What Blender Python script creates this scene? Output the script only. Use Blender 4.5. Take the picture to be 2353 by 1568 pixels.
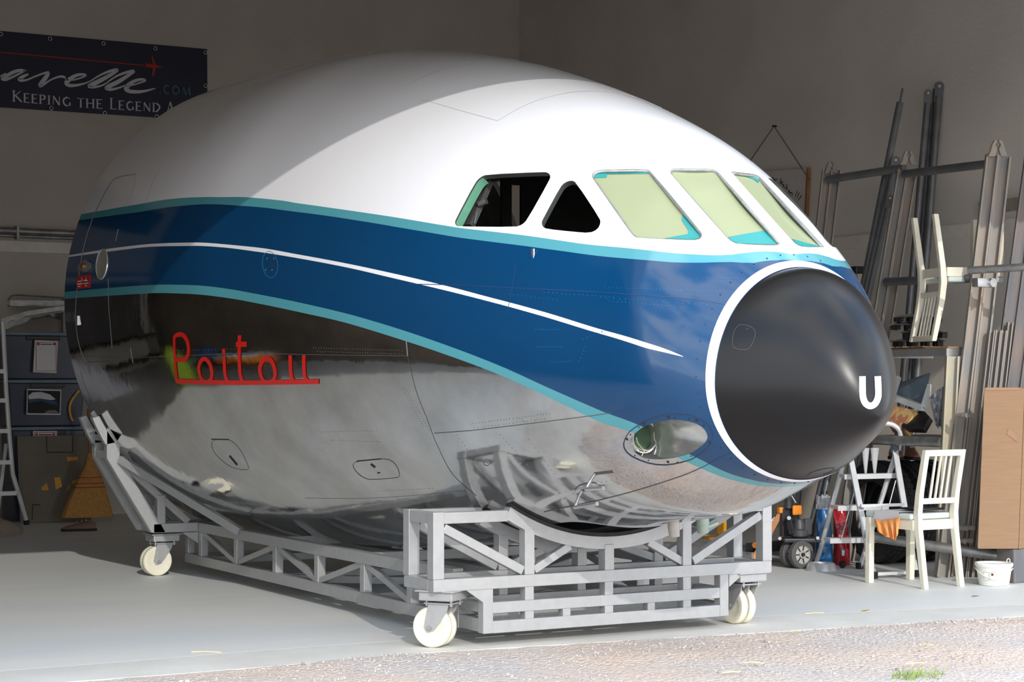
import bpy, bmesh, math, random
import numpy as np
from mathutils import Vector, Matrix
from mathutils.bvhtree import BVHTree

for o in list(bpy.data.objects):
    bpy.data.objects.remove(o, do_unlink=True)
scene = bpy.context.scene
COL = scene.collection
random.seed(7)

# ------------------------------------------------------------------ camera
F_PX, HORIZON, CX, CY, EYE = 4294.0, 890.0, 1176.5, 784.0, 1.265
YAW = math.radians(29.6)
PITCH = math.atan((HORIZON - CY) / F_PX)
CAM = Vector((-5.12079, -7.99387, EYE))
fw = Vector((math.sin(YAW), math.cos(YAW), 0)); RT = Vector((math.cos(YAW), -math.sin(YAW), 0))
F3 = fw * math.cos(PITCH) + Vector((0, 0, math.sin(PITCH)))
U3 = -fw * math.sin(PITCH) + Vector((0, 0, math.cos(PITCH)))
cam = bpy.data.cameras.new('camera'); cam_o = bpy.data.objects.new('camera', cam); COL.objects.link(cam_o)
cam.sensor_width = 36.0; cam.lens = F_PX / 2353.0 * 36.0; cam.clip_end = 400
cam_o.location = CAM; cam_o.rotation_euler = (math.pi / 2 + PITCH, 0, -YAW)
scene.camera = cam_o

# ------------------------------------------------------------------ sky, sun, exposure
scene.view_settings.view_transform = 'Standard'; scene.view_settings.look = 'None'
scene.view_settings.gamma = 1.0; scene.view_settings.use_curve_mapping = False
scene.view_settings.exposure = -0.14
w = bpy.data.worlds.new('sky'); scene.world = w; w.use_nodes = True
nt = w.node_tree; nt.nodes.clear()
out = nt.nodes.new('ShaderNodeOutputWorld'); bg = nt.nodes.new('ShaderNodeBackground')
tc = nt.nodes.new('ShaderNodeTexCoord')
sep = nt.nodes.new('ShaderNodeSeparateXYZ'); nt.links.new(tc.outputs['Generated'], sep.inputs[0])
ramp = nt.nodes.new('ShaderNodeValToRGB'); nt.links.new(sep.outputs[2], ramp.inputs[0])
ramp.color_ramp.elements[0].position = 0.0; ramp.color_ramp.elements[0].color = (0.74, 0.79, 0.84, 1)
ramp.color_ramp.elements[1].position = 0.55; ramp.color_ramp.elements[1].color = (0.22, 0.38, 0.66, 1)
mp = nt.nodes.new('ShaderNodeMapping'); mp.inputs['Scale'].default_value = (1.0, 1.0, 2.2); mp.inputs['Location'].default_value = (1.3, 0.4, 0.2)
nt.links.new(tc.outputs['Generated'], mp.inputs[0])
nz = nt.nodes.new('ShaderNodeTexNoise'); nz.inputs['Scale'].default_value = 2.6; nz.inputs['Detail'].default_value = 7; nz.inputs['Roughness'].default_value = 0.55
nt.links.new(mp.outputs[0], nz.inputs['Vector'])
cr = nt.nodes.new('ShaderNodeValToRGB'); nt.links.new(nz.outputs[0], cr.inputs[0])
cr.color_ramp.elements[0].position = 0.42; cr.color_ramp.elements[1].position = 0.56
mx = nt.nodes.new('ShaderNodeMixRGB'); nt.links.new(cr.outputs[0], mx.inputs[0]); nt.links.new(ramp.outputs[0], mx.inputs[1]); mx.inputs[2].default_value = (1.0, 0.985, 0.96, 1)
nt.links.new(mx.outputs[0], bg.inputs[0]); bg.inputs[1].default_value = 3.7
nt.links.new(bg.outputs[0], out.inputs[0])
SUN_DIR = Vector((0.24, 1.0, -0.488)).normalized()
sun = bpy.data.lights.new('sun', 'SUN'); sun.energy = 2.1; sun.angle = math.radians(0.6); sun.color = (1.0, 0.95, 0.88)
sun_o = bpy.data.objects.new('sun', sun); COL.objects.link(sun_o)
sun_o.rotation_euler = SUN_DIR.to_track_quat('-Z', 'Y').to_euler(); sun_o.location = (-4, -12, 8)

# ------------------------------------------------------------------ helpers
def ray(x, y):
    return F3 + RT * ((x - CX) / F_PX) - U3 * ((y - CY) / F_PX)
def onp(x, y, ax, val):
    r = ray(x, y); t = (val - CAM[ax]) / r[ax]; return CAM + r * t
def gnd(x, y, z=0.0): return onp(x, y, 2, z)

def tag(o, label=None, cat=None, group=None, kind=None):
    if label: o['label'] = label
    if cat: o['category'] = cat
    if group: o['group'] = group
    if kind: o['kind'] = kind
    return o
def empty(name, loc, label=None, cat=None, group=None, rz=0.0):
    o = bpy.data.objects.new(name, None); COL.objects.link(o); o.location = loc; o.rotation_euler = (0, 0, rz)
    o.empty_display_size = 0.1
    return tag(o, label, cat, group)

class MB:
    def __init__(s): s.v = []; s.f = []; s.m = []; s.mi = 0
    def add(s, vs, fs):
        b = len(s.v); s.v += [Vector(q) for q in vs]; s.f += [tuple(b + i for i in q) for q in fs]; s.m += [s.mi] * len(fs); return s
    def box(s, lo, hi, M=None):
        x0, y0, z0 = lo; x1, y1, z1 = hi
        vs = [Vector(q) for q in ((x0,y0,z0),(x1,y0,z0),(x1,y1,z0),(x0,y1,z0),(x0,y0,z1),(x1,y0,z1),(x1,y1,z1),(x0,y1,z1))]
        if M is not None: vs = [M @ q for q in vs]
        return s.add(vs, [(0,3,2,1),(4,5,6,7),(0,1,5,4),(1,2,6,5),(2,3,7,6),(3,0,4,7)])
    def rbox(s, lo, hi, r=0.01, M=None, n=2):
        bm = bmesh.new(); bmesh.ops.create_cube(bm, size=1.0)
        c = (Vector(lo) + Vector(hi)) / 2; d = Vector(hi) - Vector(lo)
        for q in bm.verts: q.co = Vector((q.co.x * d.x, q.co.y * d.y, q.co.z * d.z)) + c
        bmesh.ops.bevel(bm, geom=bm.edges[:] , offset=r, segments=n, affect='EDGES', profile=0.6)
        return s.bm(bm, M)
    def bm(s, bm, M=None):
        bm.verts.index_update(); vs = [q.co.copy() for q in bm.verts]
        if M is not None: vs = [M @ q for q in vs]
        fs = [tuple(q.index for q in f.verts) for f in bm.faces]; bm.free(); return s.add(vs, fs)
    def beam(s, a, b, w, h, up=(0, 0, 1)):
        a = Vector(a); b = Vector(b); d = (b - a); L = d.length; d.normalize(); up = Vector(up)
        if abs(d.dot(up)) > 0.98: up = Vector((1, 0, 0))
        sd = d.cross(up).normalized(); u2 = sd.cross(d).normalized()
        M = Matrix((sd, d, u2)).transposed().to_4x4(); M.translation = a
        return s.box((-w/2, 0, -h/2), (w/2, L, h/2), M)
    def cyl(s, a, b, r, n=16, r2=None, cap=True):
        a = Vector(a); b = Vector(b); d = (b - a).normalized(); r2 = r if r2 is None else r2
        u = d.orthogonal().normalized(); v = d.cross(u)
        vs = []
        for (p, rr) in ((a, r), (b, r2)):
            vs += [p + (u * math.cos(2*math.pi*i/n) + v * math.sin(2*math.pi*i/n)) * rr for i in range(n)]
        fs = [(i, (i+1) % n, n + (i+1) % n, n + i) for i in range(n)]
        if cap: fs += [tuple(range(n-1, -1, -1)), tuple(range(n, 2*n))]
        return s.add(vs, fs)
    def tube(s, pts, r, n=8, closed=False):
        pts = [Vector(q) for q in pts]; N = len(pts); vs = []; pu = None
        rr = r if isinstance(r, (list, tuple)) else [r] * N
        for i, p in enumerate(pts):
            if closed: d = pts[(i+1) % N] - pts[i-1]
            else: d = pts[min(i+1, N-1)] - pts[max(i-1, 0)]
            d.normalize()
            u = d.orthogonal().normalized() if pu is None else (pu - d * pu.dot(d)).normalized()
            pu = u; v = d.cross(u)
            vs += [p + (u * math.cos(2*math.pi*k/n) + v * math.sin(2*math.pi*k/n)) * rr[i] for k in range(n)]
        fs = []
        for i in range(N if closed else N-1):
            j = (i+1) % N
            fs += [(i*n+k, i*n+(k+1) % n, j*n+(k+1) % n, j*n+k) for k in range(n)]
        if not closed: fs += [tuple(range(n-1, -1, -1)), tuple((N-1)*n+k for k in range(n))]
        return s.add(vs, fs)
    def lathe(s, prof, n=32, M=None, closed=False):
        # prof: list of (r, z); axis local Z
        vs = [Vector((r*math.cos(2*math.pi*k/n), r*math.sin(2*math.pi*k/n), z)) for r, z in prof for k in range(n)]
        if M is not None: vs = [M @ q for q in vs]
        P = len(prof); fs = []
        for i in range(P if closed else P-1):
            j = (i+1) % P
            fs += [(i*n+k, i*n+(k+1) % n, j*n+(k+1) % n, j*n+k) for k in range(n)]
        if not closed:
            if prof[0][0] > 1e-5: fs.append(tuple(range(n-1, -1, -1)))
            if prof[-1][0] > 1e-5: fs.append(tuple((P-1)*n+k for k in range(n)))
        return s.add(vs, fs)
    def prism(s, poly, d):
        poly = [Vector(q) for q in poly]; n = len(poly); d = Vector(d)
        return s.add(poly + [q + d for q in poly], [tuple(range(n-1, -1, -1)), tuple(range(n, 2*n))] + [(i, (i+1) % n, n+(i+1) % n, n+i) for i in range(n)])
    def build(s, name, mat, parent=None, smooth=False, local=False, recalc=True, angle=40, bevel=0):
        me = bpy.data.meshes.new(name)
        off = parent_loc(parent) if (parent is not None and not local) else Vector((0, 0, 0))
        base = None
        if parent is None and not local:
            lo = [min(q[i] for q in s.v) for i in range(3)]; hi = [max(q[i] for q in s.v) for i in range(3)]
            off = Vector(((lo[0]+hi[0])/2, (lo[1]+hi[1])/2, lo[2])); base = off
        me.from_pydata([q - off for q in s.v], [], s.f)
        if recalc:
            bm = bmesh.new(); bm.from_mesh(me); bmesh.ops.recalc_face_normals(bm, faces=bm.faces[:]); bm.to_mesh(me); bm.free()
        mats = mat if isinstance(mat, (list, tuple)) else [mat]
        for m_ in mats: me.materials.append(m_)
        if len(mats) > 1: me.polygons.foreach_set('material_index', s.m)
        if smooth:
            me.polygons.foreach_set('use_smooth', [True] * len(me.polygons)); me.set_sharp_from_angle(angle=math.radians(angle))
        o = bpy.data.objects.new(name, me); COL.objects.link(o)
        if base is not None: o.location = base
        if parent is not None: o.parent = parent
        if bevel:
            bv = o.modifiers.new('edge', 'BEVEL'); bv.width = bevel; bv.segments = 2; bv.limit_method = 'ANGLE'
        return o
def parent_loc(p):
    v = Vector((0, 0, 0))
    while p is not None: v += p.location; p = p.parent
    return v
def copy_tree(o, parent=None):
    c = o.copy(); COL.objects.link(c); c.parent = parent
    for ch in list(o.children): copy_tree(ch, c)
    return c
def Mat(loc=(0,0,0), rx=0, ry=0, rz=0):
    return Matrix.Translation(loc) @ Matrix.Rotation(rz, 4, 'Z') @ Matrix.Rotation(ry, 4, 'Y') @ Matrix.Rotation(rx, 4, 'X')

# ------------------------------------------------------------------ materials
def srgb(r, g, b):
    f = lambda c: (c/255/12.92) if c/255 <= 0.04045 else ((c/255+0.055)/1.055)**2.4
    return (f(r), f(g), f(b), 1)
def mat(name, col, rough=0.5, metal=0.0, var=0.12, scale=8.0, bump=0.0, bscale=60.0, col2=None, coat=0.0, detail=4, stretch=None, spec=0.5, trans=0.0, alpha=1.0, lo=0.35, hi=0.65):
    m_ = bpy.data.materials.new(name); m_.use_nodes = True; t = m_.node_tree; b = t.nodes['Principled BSDF']
    b.inputs['Roughness'].default_value = rough; b.inputs['Metallic'].default_value = metal
    b.inputs['Coat Weight'].default_value = coat; b.inputs['Specular IOR Level'].default_value = spec
    b.inputs['Transmission Weight'].default_value = trans; b.inputs['Alpha'].default_value = alpha
    tcn = t.nodes.new('ShaderNodeTexCoord'); mpn = t.nodes.new('ShaderNodeMapping'); t.links.new(tcn.outputs['Object'], mpn.inputs[0])
    if stretch: mpn.inputs['Scale'].default_value = stretch
    n = t.nodes.new('ShaderNodeTexNoise'); n.inputs['Scale'].default_value = scale; n.inputs['Detail'].default_value = detail
    t.links.new(mpn.outputs[0], n.inputs['Vector'])
    r = t.nodes.new('ShaderNodeValToRGB'); t.links.new(n.outputs[0], r.inputs[0])
    r.color_ramp.elements[0].position = lo; r.color_ramp.elements[1].position = hi
    c2 = col2 if col2 else tuple(min(1, c*(1+var)) for c in col[:3]) + (1,)
    c1 = col if col2 else tuple(c*(1-var) for c in col[:3]) + (1,)
    r.color_ramp.elements[0].color = c1; r.color_ramp.elements[1].color = c2
    t.links.new(r.outputs[0], b.inputs['Base Color'])
    if bump:
        n2 = t.nodes.new('ShaderNodeTexNoise'); n2.inputs['Scale'].default_value = bscale; n2.inputs['Detail'].default_value = 4
        t.links.new(mpn.outputs[0], n2.inputs['Vector'])
        bp = t.nodes.new('ShaderNodeBump'); bp.inputs['Strength'].default_value = bump; bp.inputs['Distance'].default_value = 0.02
        t.links.new(n2.outputs[0], bp.inputs['Height']); t.links.new(bp.outputs[0], b.inputs['Normal'])
    return m_
M = {}
M['wall'] = mat('concrete_wall', srgb(192,185,175), 0.9, var=0.06, scale=1.5, bump=0.15, bscale=40)
M['ceil'] = mat('ceiling_panel', srgb(170,165,158), 0.9, var=0.05)
M['strip'] = mat('pale_wall_strip', srgb(226,220,210), 0.7, var=0.05)
M['galv'] = mat('galvanised_pipe', srgb(150,150,148), 0.42, 0.75, var=0.2, scale=14)
M['silver'] = mat('silver_painted_steel', srgb(172,173,173), 0.42, 0.35, var=0.04, scale=25, bump=0.03, bscale=120)
M['nylon'] = mat('ivory_nylon', srgb(232,226,205), 0.4, var=0.06, scale=12, col2=None)
M['steel'] = mat('zinc_steel', srgb(185,186,188), 0.35, 0.8, var=0.08)
M['rubber'] = mat('black_rubber', srgb(36,36,37), 0.75, var=0.25, scale=30, bump=0.1)
M['redpaint'] = mat('red_lettering', srgb(196,30,24), 0.35, var=0.03)
M['whitepaint'] = mat('white_lettering', srgb(245,245,247), 0.3, var=0.01)
M['seam'] = mat('panel_gap', srgb(82,86,88), 0.6, var=0.1)
M['seamlight'] = mat('bright_edge', srgb(205,212,218), 0.25, 0.6, var=0.05)
M['seampaint'] = mat('painted_gap', srgb(30,62,105), 0.4, var=0.1)
M['seamwhite'] = mat('white_gap', srgb(205,207,210), 0.4, var=0.03)
M['cream'] = mat('cream_painted_wood', srgb(232,226,206), 0.5, var=0.06, scale=9, bump=0.04)
M['alu'] = mat('aluminium', srgb(218,219,220), 0.38, 0.25, var=0.06)
M['orange'] = mat('orange_paint', srgb(236,140,40), 0.45, var=0.1)
M['black'] = mat('black_paint', srgb(30,30,32), 0.4, var=0.15, bump=0.05)
M['yellow'] = mat('yellow_paint', srgb(222,160,30), 0.5, var=0.12)
M['card'] = mat('cardboard', srgb(146,116,88), 0.85, var=0.05, scale=5, stretch=(1,1,12), bump=0.05)
M['tape'] = mat('brown_tape', srgb(142,102,66), 0.3, var=0.04)
M['weath'] = mat('weathered_steel', srgb(138,138,136), 0.7, 0.15, scale=6, col2=srgb(162,148,134), stretch=(2.5,2.5,.5), bump=0.12, bscale=50)
M['weath2'] = mat('weathered_plank', srgb(104,107,112), 0.75, 0.15, scale=5, col2=srgb(132,118,108), stretch=(2,2,.45), bump=0.1)

def obj(name, mb, m_, parent=None, **k): return mb.build(name, m_, parent, **k)
def struct(name, mb, m_, **k):
    o = mb.build(name, m_, None, **k); o['kind'] = 'structure'; return o

# ================================================================== SETTING
XW, YB, XL, YF, ZC = 5.31, 10.2, -4.8, -0.55, 6.1
LINT = 3.44
# floor materials
def floor_mat(name, a, b, c):
    m_ = mat(name, a, 0.55, var=0.1, scale=1.2, col2=b, stretch=(0.35, 1.6, 1), detail=6, bump=0.05, bscale=30, lo=.3, hi=.7)
    return m_
M['floor'] = floor_mat('painted_concrete_floor', srgb(214,219,220), srgb(228,226,220), 0)
M['apron'] = mat('bare_concrete', srgb(212,210,203), 0.85, var=0.06, scale=3, bump=0.15, bscale=60)
JOINT = [gnd(*q) for q in ((0,1543),(350,1516),(700,1488),(1200,1453),(1728,1418),(2353,1389.6))]
JOINT = [JOINT[0]+(JOINT[0]-JOINT[1])*1.6] + JOINT + [JOINT[-1]+(JOINT[-1]-JOINT[-2])*1.2]
JOINT[0].x = XL-.2; JOINT[-1].x = XW+.2
GEDGE = [gnd(*q) for q in ((149,1568),(420,1548),(700,1525),(900,1505),(1300,1481),(1650,1460),(1800,1451),(2100,1432),(2353,1416))]
GEDGE = [Vector((XL-8, GEDGE[0].y+.05, 0))] + GEDGE + [Vector((XW+8, GEDGE[-1].y-.2, 0))]
def slab(poly, top, bot=-.2): return MB().prism([Vector((q.x, q.y, bot)) for q in poly], (0, 0, top-bot))
struct('floor', slab([q+Vector((0, .004, 0)) for q in JOINT]+[Vector((XW+.2, YB+.2, 0)), Vector((XL-.2, YB+.2, 0))], 0.0), M['floor'])
struct('floor_apron', slab(GEDGE+[Vector((XW+8, JOINT[-1].y, 0))]+[q for q in JOINT[::-1]]+[Vector((XL-8, JOINT[0].y, 0))], 0.0), M['apron'])
# gravel yard
gm = bpy.data.materials.new('gravel'); gm.use_nodes = True; t = gm.node_tree; b = t.nodes['Principled BSDF']; b.inputs['Roughness'].default_value = 0.95
tcn = t.nodes.new('ShaderNodeTexCoord')
n1 = t.nodes.new('ShaderNodeTexNoise'); n1.inputs['Scale'].default_value = 1.1; n1.inputs['Detail'].default_value = 6; t.links.new(tcn.outputs['Object'], n1.inputs[0])
r1 = t.nodes.new('ShaderNodeValToRGB'); r1.color_ramp.elements[0].position = .4; r1.color_ramp.elements[1].position = .62
r1.color_ramp.elements[0].color = srgb(218,199,183); r1.color_ramp.elements[1].color = srgb(206,199,193); t.links.new(n1.outputs[0], r1.inputs[0])
v1 = t.nodes.new('ShaderNodeTexVoronoi'); v1.inputs['Scale'].default_value = 45; t.links.new(tcn.outputs['Object'], v1.inputs[0])
hs = t.nodes.new('ShaderNodeMixRGB'); hs.blend_type = 'MULTIPLY'; hs.inputs[0].default_value = 0.35
sp = t.nodes.new('ShaderNodeSeparateColor'); t.links.new(v1.outputs['Color'], sp.inputs[0])
rr_ = t.nodes.new('ShaderNodeValToRGB'); rr_.color_ramp.elements[0].color = (.5,.5,.52,1); rr_.color_ramp.elements[1].color = (1,1,1,1); t.links.new(sp.outputs[0], rr_.inputs[0])
t.links.new(r1.outputs[0], hs.inputs[1]); t.links.new(rr_.outputs[0], hs.inputs[2]); t.links.new(hs.outputs[0], b.inputs['Base Color'])
bp = t.nodes.new('ShaderNodeBump'); bp.inputs['Strength'].default_value = .7; bp.inputs['Distance'].default_value = .012; bp.invert = True
t.links.new(v1.outputs['Distance'], bp.inputs['Height']); t.links.new(bp.outputs[0], b.inputs['Normal'])
M['gravel'] = gm
mb = MB()
NX, NY = 90, 40
xs = np.linspace(-6, 6, NX); gx = [q.x for q in GEDGE]; gy = [q.y for q in GEDGE]
vs = []
for j in range(NY):
    for x in xs:
        y = np.interp(x, gx, gy) + .05*(1 if j == 0 else 0) - (j/(NY-1))**1.3*5 + (random.uniform(-.012, .012) if j else 0)
        vs.append((x, y, (-.003 if j == 0 else -.001+.010*math.sin(x*3.1+y*2)*math.sin(y*4.3+1)*min(1, j/4) + random.uniform(-.004, .004))))
mb.add(vs, [(j*NX+i, j*NX+i+1, (j+1)*NX+i+1, (j+1)*NX+i) for j in range(NY-1) for i in range(NX-1)])
struct('gravel_ground', mb, M['gravel'], smooth=True)
mb = MB().add([(-80,-90,-.03),(80,-90,-.03),(80,-5.4,-.03),(-80,-5.4,-.03),(-80,-5.4,-.03),(-6,-5.4,-.03),(-6,-.45,-.03),(-80,-.45,-.03),(6,-5.4,-.03),(80,-5.4,-.03),(80,-.45,-.03),(6,-.45,-.03)], [(0,1,2,3),(4,5,6,7),(8,9,10,11)])
struct('yard_ground', mb, M['gravel'])
# walls
struct('wall_back', MB().box((XL-.3, YB, -.2), (XW+.3, YB+.3, ZC)), M['wall'])
struct('wall_right', MB().box((XW, YF, -.2), (XW+.3, YB, ZC)), mat('pale_concrete_wall', srgb(222,215,206), .9, var=.05, scale=1.3, bump=.15, bscale=30, detail=7))
struct('wall_left', MB().box((XL-.3, YF, -.2), (XL, YB, ZC)), mat('reflection_darkened_wall', srgb(104,96,88), .9, col2=srgb(130,116,102), scale=1.2))  # unseen wall, colour darkened to deepen its reflection in the belly
struct('ceiling', MB().box((XL-.3, YF-.3, ZC), (XW+.3, YB+.3, ZC+.25)), M['ceil'])
M['facade'] = mat('rendered_facade', srgb(150,146,140), .9, var=.05, scale=2)
struct('wall_front', MB().box((XL-8, YF-.25, LINT), (XW+8, YF, ZC)), M['facade'])
struct('wall_front_pier', MB().box((XL-8, YF-.25, -.2), (XL, YF, LINT)), M['facade'])
struct('wall_front_pier', MB().box((XW, YF-.25, -.2), (XW+8, YF, LINT)), M['facade'])
# wall strips, conduit pipes
zs0 = onp(80, 581, 1, YB).z; zs1 = onp(80, 556, 1, YB).z
struct('trim_1', MB().box((XL, YB-.02, zs0), (XW, YB, zs1)), M['strip'])
zr0 = onp(2080, 560, 0, XW).z; zr1 = onp(2080, 530, 0, XW).z
struct('trim_2', MB().box((XW-.025, 1.0, zr0), (XW, YB, zr1)), M['strip'])
zr2 = onp(2150, 505, 0, XW).z; zr3 = onp(2150, 478, 0, XW).z
struct('trim_3', MB().box((XW-.04, 1.0, zr2), (XW, 2.9, zr3)), mat('beige_trim', srgb(150,140,128), .8))
mb = MB()
zp = onp(60, 532, 1, YB-.08).z; mb.cyl((XL, YB-.06, zp), (XW-.1, YB-.06, zp), .035, 14)
zp2 = onp(60, 543, 1, YB-.08).z; mb.cyl((XL, YB-.05, zp2), (XW-.1, YB-.05, zp2), .018, 10)
for x in (-3.4, -2.2, -1.0, -.35, .3, 1.5, 2.7): mb.box((x-.012, YB-.1, zp2-.03), (x+.012, YB-.002, zp+.05))
tag(obj('conduit_pipe', mb, M['galv'], smooth=True), 'galvanised pipe run clamped along the back wall above a pale strip', 'pipe')

# ================================================================== FUSELAGE
ST = np.array([(-1.547,1.786,.865,.470,1.280),(-1.400,1.926,.817,.592,1.347),(-1.200,2.097,.743,.693,1.410),(-1.000,2.244,.675,.759,1.452),(-.750,2.409,.639,.855,1.509),(-.500,2.544,.605,.946,1.560),(-.200,2.675,.560,1.048,1.611),(.100,2.792,.516,1.136,1.652),(.500,2.931,.461,1.237,1.697),(1.000,3.083,.400,1.342,1.742),(1.500,3.202,.350,1.432,1.778),(2.000,3.296,.307,1.522,1.813),(2.500,3.349,.278,1.567,1.829),(3.000,3.376,.259,1.582,1.833),(3.500,3.395,.244,1.591,1.835),(4.179,3.418,.225,1.603,1.838)])
def pchip(X, V, t):
    h = np.diff(X); d = np.diff(V)/h; m_ = np.zeros(len(V)); m_[0] = d[0]; m_[-1] = d[-1]
    for i in range(1, len(V)-1):
        if d[i-1]*d[i] > 0:
            w1 = 2*h[i]+h[i-1]; w2 = h[i]+2*h[i-1]; m_[i] = (w1+w2)/(w1/d[i-1]+w2/d[i])
    t = np.clip(np.atleast_1d(t), X[0], X[-1]); i = np.clip(np.searchsorted(X, t)-1, 0, len(h)-1); x = (t-X[i])/h[i]
    return V[i]*(1+2*x)*(1-x)**2 + h[i]*m_[i]*x*(1-x)**2 + V[i+1]*x*x*(3-2*x) + h[i]*m_[i+1]*x*x*(x-1)
Y0, Y1 = ST[0, 0], ST[-1, 0]
def sec(y): return [pchip(ST[:, 0], ST[:, k], y) for k in (1, 2, 3, 4)]
def skin_pts(ys, th, inset=0.0):
    ZT, ZB, A, ZM = sec(ys)
    ZT = ZT-inset; ZB = ZB+inset; A = A-inset
    c, s = np.cos(th), np.sin(th)
    X = A[:, None]*c[None]; Z = ZM[:, None] + np.where(s > 0, (ZT-ZM)[:, None]*s, (ZM-ZB)[:, None]*s)
    return np.stack([X, np.repeat(np.asarray(ys)[:, None], len(th), 1), Z], -1)
ys = np.concatenate([np.linspace(Y0, -.6, 44)[:-1], np.linspace(-.6, Y1, 88)])
NT = 168
th = np.linspace(0, 2*np.pi, NT, endpoint=False) + np.pi/2   # start at the crown
P = skin_pts(ys, th); NYs = len(ys)
quads = [(j*NT+i, j*NT+(i+1) % NT, (j+1)*NT+(i+1) % NT, (j+1)*NT+i) for j in range(NYs-1) for i in range(NT)]
# radome grid (same bvh for projecting marks)
RY, RZ = -2.042, 1.144
R0 = ST[0]
def radome_pts(n=46, nt=96):
    tt = np.linspace(0, 1, n)**2; L = Y0-RY
    gt = (1-(1-tt)**1.9326)**(1/1.6046); gb = (1-(1-tt)**.80)**(1/1.4881); ga = (1-(1-tt)**.9924)**(1/1.6393)
    zt = RZ+(R0[1]-RZ)*gt; zb = RZ+(R0[2]-RZ)*gb; a = R0[3]*ga
    zm = .5*(zt+zb)*(1-tt)+(RZ+(R0[4]-RZ)*tt)*tt
    th2 = np.linspace(0, 2*np.pi, nt, endpoint=False); c, s = np.cos(th2), np.sin(th2)
    return np.stack([a[:, None]*c, np.repeat((RY+L*tt)[:, None], nt, 1), zm[:, None]+np.where(s > 0, (zt-zm)[:, None]*s, (zm-zb)[:, None]*s)], -1)
RP = radome_pts(); rn, rt_ = RP.shape[:2]
rv = [Vector(q) for q in RP[1:].reshape(-1, 3)]
rv = [Vector((0, RY, RZ))] + rv
rq = [(0, 1+(i+1) % rt_, 1+i) for i in range(rt_)] + [(1+j*rt_+i, 1+j*rt_+(i+1) % rt_, 1+(j+1)*rt_+(i+1) % rt_, 1+(j+1)*rt_+i) for j in range(rn-2) for i in range(rt_)]
sv = [Vector(q) for q in P.reshape(-1, 3)]
BV_S = BVHTree.FromPolygons(sv, quads); BV_R = BVHTree.FromPolygons(rv, rq)
AXC = Vector((0, 0, 1.5))
def hit(x, y, which='s'):
    r = ray(x, y).normalized(); loc, nor, idx, d = (BV_S if which == 's' else BV_R).ray_cast(CAM, r)
    if loc is None: return None, None
    if nor.dot(r) > 0: nor = -nor
    return loc, nor

nose = empty('aircraft_nose_section', (0, 0.6, 0.225), 'airliner nose section with white roof, blue and teal stripes and polished metal belly', 'aircraft nose')

# stripe boundaries measured along the near side (pixel tracks -> section angle as a function of station)
TR = {
'T0': [(189,492),(212,488),(265,478.5),(332,467),(375,459.6),(420,455),(446,453.7),(496,453),(573.7,453.9),(650,461.4),(687,467.7),(740,475),(800,483.5),(907.5,499.5),(1035,520.7),(1122,531.4),(1224,543.6),(1326,558.7),(1428,569),(1530,580),(1599,585),(1681,585.5),(1754,587),(1836,584.4)],
'T1': [(184,506),(265,494.5),(332,485.5),(420,473),(447.8,470.6),(495.6,469.7),(591,475.8),(687,487.8),(800,503.5),(907.5,521.2),(1035,543),(1122,555),(1224,568),(1326,582),(1428,593.4),(1530,602),(1599,604),(1681,602.5),(1754,603.3),(1844,599)],
'W0': [(159,584),(245.5,572.4),(332,562),(381.5,559),(420,558),(457,557.6),(514.8,561.5),(591,569),(687,585.4),(800,606.5),(907.5,629.6),(1035,659.7),(1150,690),(1264.8,721.5),(1379.6,757),(1471.4,783.5),(1540,806.5),(1574.7,821.4)],
'W1': [(159,590.7),(245.5,579),(332,568.4),(381.5,566),(420,565.6),(457,565.3),(514.8,569),(591,578.7),(687,594),(800,615.5),(907.5,640.4),(1035,670.5),(1150,700),(1264.8,732.3),(1379.6,767.4),(1471.4,796),(1540,813.3),(1574.7,821.6)],
'B0': [(151,671),(249,662),(332,656),(375,654.3),(400,654.6),(476.5,658),(534,665.7),(591,676.2),(687,695.4),(800,722),(907.5,753.4),(1035,797),(1150,841.6),(1264.8,893.7),(1379.6,944),(1476,981),(1595.5,1049.6),(1628.7,1066),(1673.7,1087.7),(1732,1104),(1791,1112),(1830,1114)],
'B1': [(151,687),(249,680),(298.6,677),(375,673.6),(400,674.3),(476.5,679),(534,686.8),(591,697.3),(687,717.4),(782.6,739),(907.5,776.3),(1035,819),(1150,862.7),(1264.8,915.5),(1379.6,970.6),(1458.6,996.5),(1572,1059.3),(1609,1076),(1654,1094.5),(1712.8,1111),(1771.5,1119),(1830,1121)]}
def ang_of(p):
    ZT, ZB, A, ZM = [v[0] for v in sec(p.y)]
    dz = p.z-ZM; h = (ZT-ZM) if dz > 0 else (ZM-ZB)
    return math.degrees(math.atan2(dz/h, abs(p.x)/A))
CURV = {}
for k, tr in TR.items():
    pts = []
    for x, y in tr:
        l, n = hit(x, y)
        if l is None: continue
        pts.append((l.y, ang_of(l)))
    pts.sort()
    # keep the tracks monotone in station
    q = [pts[0]]
    for p in pts[1:]:
        if p[0] > q[-1][0]+.012: q.append(p)
    CURV[k] = np.array(q)
def bound(k, y):
    c = CURV[k]; v = pchip(c[:, 0], c[:, 1], y); lo = c[0, 0]
    y = np.atleast_1d(y)
    if k[0] == 'T': v = np.where(y < lo, c[0, 1] + (lo-y)*900, v)
    if k[0] == 'B': v = np.where(y < lo, c[0, 1] - (lo-y)*900, v)
    if k[0] == 'W':
        sl = (c[2, 1]-c[0, 1])/(c[2, 0]-c[0, 0]); v = np.where(y < lo, c[0, 1] + (y-lo)*sl + (-1 if k == 'W0' else 1)*(lo-y)*40, v)
    return v
tt = np.degrees(np.arcsin(np.clip(np.sin(th), -1, 1)))    # folded section angle of each column
D = {}
for k in CURV:
    D[k] = tt[None, :] - bound(k, ys)[:, None]
TH = 0.035
PI_ = skin_pts(ys, th, TH)
iv = [Vector(q) for q in PI_.reshape(-1, 3)]
NV = NYs*NT
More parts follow.
